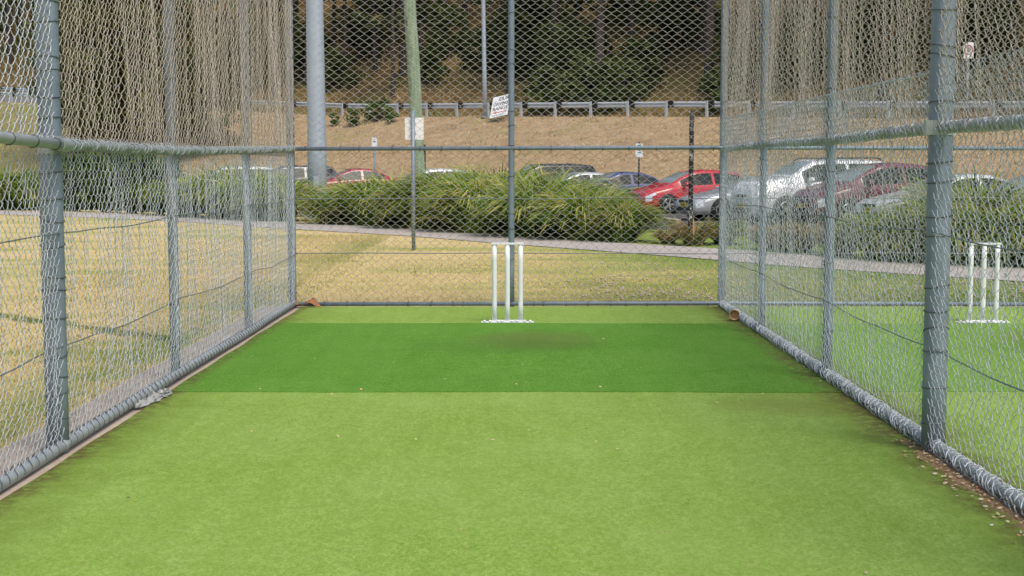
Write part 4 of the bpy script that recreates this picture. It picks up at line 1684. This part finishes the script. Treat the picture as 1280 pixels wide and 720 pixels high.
# ------------------------------------------------------------------ cars
def car(name, nose, col, kind, label, yaw=20, L=4.3, Wd=1.75, H=1.48, gzv=None, yellow=True, roof_rails=False):
    """nose = world (x, y) of the front bumper; local x runs from nose to tail"""
    a = R(yaw)
    dx, dy = math.cos(a), math.sin(a)
    cx, cy = nose[0] + dx * L / 2, nose[1] + dy * L / 2
    zb = -0.165 if gzv is None else gzv
    root = thing(name, label, 'car', (cx, cy, zb), a, 'cars parked in the car park')
    k = H / 1.48
    if kind == 'hatch':
        top = [(0, .60), (.05, .70), (.22, .80), (.75, .94), (1.02, 1.00), (1.5, 1.25), (2.0, 1.44), (2.5, 1.48), (3.2, 1.45), (3.75, 1.36), (4.05, 1.12), (4.22, .98), (4.3, .72)]
        cowl, roof0, roof1, tail = 1.02, 1.92, 3.78, 4.18
        side = (1.35, 3.72)
    elif kind == 'sedan':
        top = [(0, .58), (.05, .68), (.25, .77), (.9, .91), (1.2, .96), (1.7, 1.22), (2.15, 1.41), (2.6, 1.44), (3.1, 1.40), (3.5, 1.24), (3.85, 1.06), (4.1, 1.03), (4.25, .98), (4.3, .70)]
        cowl, roof0, roof1, tail = 1.2, 2.1, 3.12, 3.82
        side = (1.5, 3.55)
    else:  # wagon / 4wd
        top = [(0, .68), (.05, .82), (.18, .95), (.75, 1.05), (1.1, 1.08), (1.5, 1.30), (1.85, 1.46), (2.3, 1.48), (3.4, 1.48), (4.0, 1.44), (4.18, 1.2), (4.26, .9), (4.3, .70)]
        cowl, roof0, roof1, tail = 1.1, 1.80, 4.02, 4.2
        side = (1.4, 3.95)
    fx = L / 4.3
    tx = np.array([t_[0] for t_ in top]) * fx
    tz = np.array([t_[1] for t_ in top]) * k
    cowl, roof0, roof1, tail = (v * fx for v in (cowl, roof0, roof1, tail))
    side = tuple(v * fx for v in side)
    mid = (side[0] * 0.46 + side[1] * 0.54)
    st = np.unique(np.round(np.concatenate([np.linspace(0, .3, 7), np.linspace(.3, L - .3, 44), np.linspace(L - .3, L, 6), [cowl, roof0, roof1, tail, side[0], side[1], mid - .05, mid + .05]]), 3))
    zt = np.interp(st, tx, tz)
    zt = np.convolve(np.pad(zt, 2, 'edge'), [.1, .2, .4, .2, .1], 'valid')
    wp = np.interp(st, [0, .06, .3, .9, L - .7, L - .15, L], [.66, .82, .95, 1, .985, .90, .78]) * Wd / 2
    zb_ = np.minimum(np.interp(st, [0, .3, 1.0, 2.6, L - .4, L], [.56, .70, .86, .92, .97, .80]) * k, zt - 0.03)
    cab = np.clip((zt - zb_) / (0.52 * k), 0, 1)
    wt = wp * (0.86 - 0.20 * cab)
    wb = wp * 0.965
    rows = []
    for f_, dz in ((0, 0), (0.5, -.006), (0.86, -.022), (1.0, -.05)):
        rows.append((wt * f_, zt + dz * (0.4 + 0.6 * cab)))
    zr = zt - .05 * (0.4 + 0.6 * cab)
    for q in (0.14, 0.90, 1.0):
        rows.append((wt + (wb - wt) * q, zr + (np.minimum(zb_, zr - 0.01) - zr) * q))
    zbl = rows[-1][1]
    rows.append((wp * 0.995, zbl - 0.09 * k))
    rows.append((wp, 0.5 * (zbl - .09) + 0.5 * .30))
    rows.append((wp * 0.985, np.full_like(st, .30)))
    rows.append((wp * 0.90, np.full_like(st, .19)))
    rows.append((wp * 0.0, np.full_like(st, .19)))
    nr, ns = len(rows), len(st)
    V = np.zeros((2, ns, nr, 3))
    for j, (w_, z_) in enumerate(rows):
        for sd_ in (0, 1):
            V[sd_, :, j, 0] = st - L / 2
            V[sd_, :, j, 1] = w_ * (1 if sd_ else -1)
            V[sd_, :, j, 2] = z_
    flat = V.reshape(-1, 3)
    idx = np.arange(2 * ns * nr).reshape(2, ns, nr)
    xm = (st[:-1] + st[1:]) / 2
    groups = {'body': [], 'windscreen': [], 'rear_window': [], 'window': [[], []], 'headlight': [[], []], 'tail_light': [[], []]}
    for sd_ in (0, 1):
        for i in range(ns - 1):
            for j in range(nr - 1):
                f_ = (idx[sd_, i, j], idx[sd_, i + 1, j], idx[sd_, i + 1, j + 1], idx[sd_, i, j + 1])
                if sd_ == 0:
                    f_ = f_[::-1]
                x = xm[i]
                if j <= 1 and cowl + 0.03 < x < roof0:
                    groups['windscreen'].append(f_)
                elif j <= 1 and roof1 + 0.03 < x < tail - 0.02:
                    groups['rear_window'].append(f_)
                elif j == 4 and side[0] < x < side[1] and not (mid - .05 < x < mid + .05):
                    groups['window'][sd_].append(f_)
                elif j in (6, 7) and 0.05 < x < 0.42 and not (j == 7 and x > 0.25):
                    groups['headlight'][sd_].append(f_)
                elif j in (6, 7) and x > L - 0.28:
                    groups['tail_light'][sd_].append(f_)
                else:
                    groups['body'].append(f_)

    def sub(faces, nm, mat, par):
        fa = np.array(faces)
        u, inv = np.unique(fa, return_inverse=True)
        b = MB()
        b.add(flat[u], inv.reshape(fa.shape))
        return b.build(nm, mat, par, True)
    bd = MB()
    fa = np.array(groups['body'])
    bd.add(flat, fa)
    for i_, rev in ((0, False), (ns - 1, True)):
        loop = list(idx[1, i_, :]) + list(idx[0, i_, ::-1])
        bd.f.append(np.array([loop[::-1] if rev else loop]))
    body = bd.build('body', col, root, True)
    sub(groups['windscreen'], 'windscreen', M['screen'], root)
    sub(groups['rear_window'], 'rear_window', M['glass'], root)
    for sd_ in (0, 1):
        sub(groups['window'][sd_], 'side_window', M['glass'], root)
        sub(groups['headlight'][sd_], 'headlight', M['lamp_lens'], root)
        sub(groups['tail_light'][sd_], 'tail_light', M['tail_lens'], root)
    # front details
    b = MB()
    b.box((-L / 2 - 0.012, 0, .34), (0.05, Wd * .50, .13))
    b.build('air_intake', M['dark_plastic'], root)
    b = MB()
    b.box((-L / 2 + 0.005, 0, .62 * k), (0.05, Wd * .36, .07))
    b.build('grille', M['dark_plastic'], root)
    b = MB()
    b.box((-L / 2 - 0.03, 0, .47), (0.02, .37, .11))
    pl = b.build('number_plate', M['yellow_plate'] if yellow else M['white_plate'], root)
    b = MB()
    for q in range(6):
        b.box((-L / 2 - 0.042, -0.13 + q * 0.052, .47), (0.003, 0.026, 0.06))
    b.build('plate_characters', M['ink'], pl)
    # wheels with arches
    wr = .315 * (1.12 if kind == 'wagon' else 1.0)
    for xw in (0.84 * fx, 3.46 * fx):
        for sd_ in (-1, 1):
            wl = bpy.data.objects.new('wheel', None)
            COL.objects.link(wl)
            wl.parent = root
            wl.location = (xw - L / 2, sd_ * (Wd / 2 - 0.09), wr)
            b = MB()
            prof = np.array([(-.10, wr * .7), (-.10, wr * .95), (-.07, wr), (.07, wr), (.095, wr * .95), (.098, wr * .7)])
            P = np.stack([np.zeros(6), prof[:, 0] * sd_, np.zeros(6)], -1)
            b.tubes(P, prof[:, 1], 26, (0, 0, 1), caps=True)
            b.build('tyre', M['black'], wl, True)
            b = MB()
            P = np.array([(0, .099 * sd_, 0), (0, .106 * sd_, 0)])
            b.tubes(P, np.array([wr * .68, wr * .64]), 22, (0, 0, 1))
            b.cyl((0, .10 * sd_, 0), (0, .115 * sd_, 0), wr * .16, wr * .13, 10)
            for q in range(5):
                aa = q * 2 * PI / 5
                b.box((math.cos(aa) * wr * .38, .107 * sd_, math.sin(aa) * wr * .38), (wr * .55, .012, wr * .14), Matrix.Rotation(-aa, 3, 'Y'))
            b.build('rim', M['chrome'], wl)
            b = MB()
            P = np.array([(xw - L / 2, sd_ * (Wd / 2 - .20), wr), (xw - L / 2, sd_ * (Wd / 2 + .004), wr)])
            b.tubes(P, wr * 1.16, 26, (0, 0, 1), caps=True)
            b.build('wheel_arch', M['black'], root, True)
    # mirrors, door seams, handles
    for sd_ in (-1, 1):
        b = MB()
        xm_ = side[0] + 0.12 - L / 2
        P = np.array([(xm_ - .08, sd_ * (Wd / 2 + .10), .99 * k), (xm_ - .05, sd_ * (Wd / 2 + .10), .99 * k), (xm_ + .05, sd_ * (Wd / 2 + .10), .99 * k), (xm_ + .07, sd_ * (Wd / 2 + .10), .99 * k)])
        b.tubes(P, np.array([.03, .075, .085, .06]), 12, (0, 0, 1), caps=True)
        b.box((xm_, sd_ * (Wd / 2 - 0.01), .95 * k), (.06, .16, .04))
        b.build('wing_mirror', col, root, True)
        b = MB()
        for xs_ in (side[0] + .05, mid, side[1] - .35):
            b.box((xs_ - L / 2, sd_ * (Wd / 2 - .004), .60), (.008, .012, .55))
        b.build('door_seam', M['black'], root)
        for xs_ in (mid - .18, side[1] - .52):
            b = MB()
            b.box((xs_ - L / 2, sd_ * (Wd / 2 + .004), .80 * k), (.16, .03, .03))
            b.build('door_handle', col, root)
    if roof_rails:
        for sd_ in (-1, 1):
            b = MB()
            b.tubes(np.array([(roof0 - L / 2 + .1, sd_ * Wd * .33, H - .05), (roof0 - L / 2 + .25, sd_ * Wd * .33, H + .03), (roof1 - L / 2 - .3, sd_ * Wd * .33, H + .03), (roof1 - L / 2 - .1, sd_ * Wd * .33, H - .05)]), .02, 8, (0, 1, 0))
            b.build('roof_rail', M['dark_plastic'], root, True)
    return root


PT = {
    'red': paint('red_paint', (0.46, 0.018, 0.030)), 'silver': paint('silver_paint', (0.52, 0.53, 0.55), 0.35, 0.32),
    'white': paint('white_car_paint', (0.74, 0.75, 0.76)), 'maroon': paint('maroon_paint', (0.14, 0.022, 0.040)),
    'blue': paint('blue_paint', (0.035, 0.050, 0.17)), 'navy': paint('navy_paint', (0.020, 0.026, 0.06)),
    'black': paint('black_paint', (0.015, 0.016, 0.019)), 'dark': paint('charcoal_paint', (0.05, 0.055, 0.06)),
    'pale': paint('pale_silver_paint', (0.60, 0.62, 0.63), 0.2, 0.3), 'dred': paint('dark_red_paint', (0.30, 0.02, 0.028)),
}
car('parked_car', (3.98, 49.3), PT['red'], 'hatch', 'bright red hatchback with tinted windows left of the corner post', 22, 4.3, 1.75, 1.50)
car('parked_car', (4.92, 42.9), PT['silver'], 'sedan', 'low silver sedan with yellow number plate in front of red hatchback', 20, 4.3, 1.70, 1.36, yellow=True)
car('parked_car', (6.20, 40.2), PT['white'], 'wagon', 'tall white wagon behind the right divider mesh', 20, 4.6, 1.84, 1.76, roof_rails=True, gzv=-0.12)
car('parked_car', (7.45, 37.9), PT['maroon'], 'hatch', 'dark maroon hatchback between white wagon and thick right post', 20, 4.3, 1.76, 1.60, gzv=-0.06)
car('parked_car', (8.55, 35.3), PT['pale'], 'sedan', 'pale silver sedan with bright windscreen behind the thick right post', 19, 4.5, 1.76, 1.40, gzv=-0.10)
car('parked_car', (9.9, 32.8), PT['navy'], 'sedan', 'navy sedan at the right edge behind the strap-leaf plants', 20, 4.5, 1.76, 1.44, gzv=-0.12)
car('parked_car', (1.35, 52.5), PT['blue'], 'sedan', 'blue sedan half hidden by plants left of the red hatchback', 20, 4.5, 1.76, 1.46)
car('parked_car', (0.0, 55.0), PT['silver'], 'sedan', 'silver sedan between blue sedan and black-roofed wagon', 20, 4.5, 1.76, 1.45)
car('parked_car', (-1.3, 57.6), PT['black'], 'wagon', 'black-roofed wagon right of the fence middle post', 20, 4.7, 1.84, 1.72)
car('parked_car', (-5.9, 60.2), PT['pale'], 'hatch', 'pale silver hatchback roof showing behind the timber pole', 20, 4.5, 1.76, 1.54)
car('parked_car', (-9.6, 62.6), PT['dred'], 'sedan', 'dark red car right of the grey floodlight pole', 20, 4.5, 1.76, 1.58)
car('parked_car', (-12.7, 65.2), PT['dark'], 'wagon', 'charcoal wagon left of the grey floodlight pole', 20, 4.6, 1.8, 1.66)
car('parked_car', (-15.7, 67.0), PT['white'], 'wagon', 'white car behind the left mesh right of the rusty post', 20, 4.5, 1.8, 1.62)
car('parked_car', (-22.6, 71.0), PT['dark'], 'sedan', 'grey sedan right of the thick left post above the shrubs', 20, 4.6, 1.8, 1.75, gzv=0.0)

# ------------------------------------------------------------------ light
world = bpy.data.worlds.new('World')
scene.world = world
world.use_nodes = True
nt = world.node_tree
bg = nt.nodes['Background']
sky = nt.nodes.new('ShaderNodeTexSky')
sky.sky_type = 'NISHITA'
sky.sun_disc = False
SUN_EL, SUN_AZ = R(58), R(150)      # azimuth measured clockwise from +Y: behind the camera to the right
sky.sun_elevation = SUN_EL
sky.sun_rotation = SUN_AZ
sky.air_density = 1.0
sky.dust_density = 3.5
sky.ozone_density = 0.6
nt.links.new(sky.outputs['Color'], bg.inputs['Color'])
bg.inputs['Strength'].default_value = 0.12
sd_ = bpy.data.lights.new('sun', 'SUN')
sd_.energy = 1.5
sd_.angle = R(26)
sd_.color = (1.0, 0.96, 0.90)
sun = bpy.data.objects.new('sun', sd_)
COL.objects.link(sun)
dv = Vector((math.sin(SUN_AZ) * math.cos(SUN_EL), math.cos(SUN_AZ) * math.cos(SUN_EL), math.sin(SUN_EL)))
sun.rotation_euler = dv.to_track_quat('Z', 'Y').to_euler()
sun.location = dv * 60

vs = scene.view_settings
vs.view_transform = 'Standard'
vs.look = 'None'
vs.exposure = 0.55
vs.gamma = 1.0
vs.use_curve_mapping = False
scene.cycles.max_bounces = 6
scene.cycles.transparent_max_bounces = 8
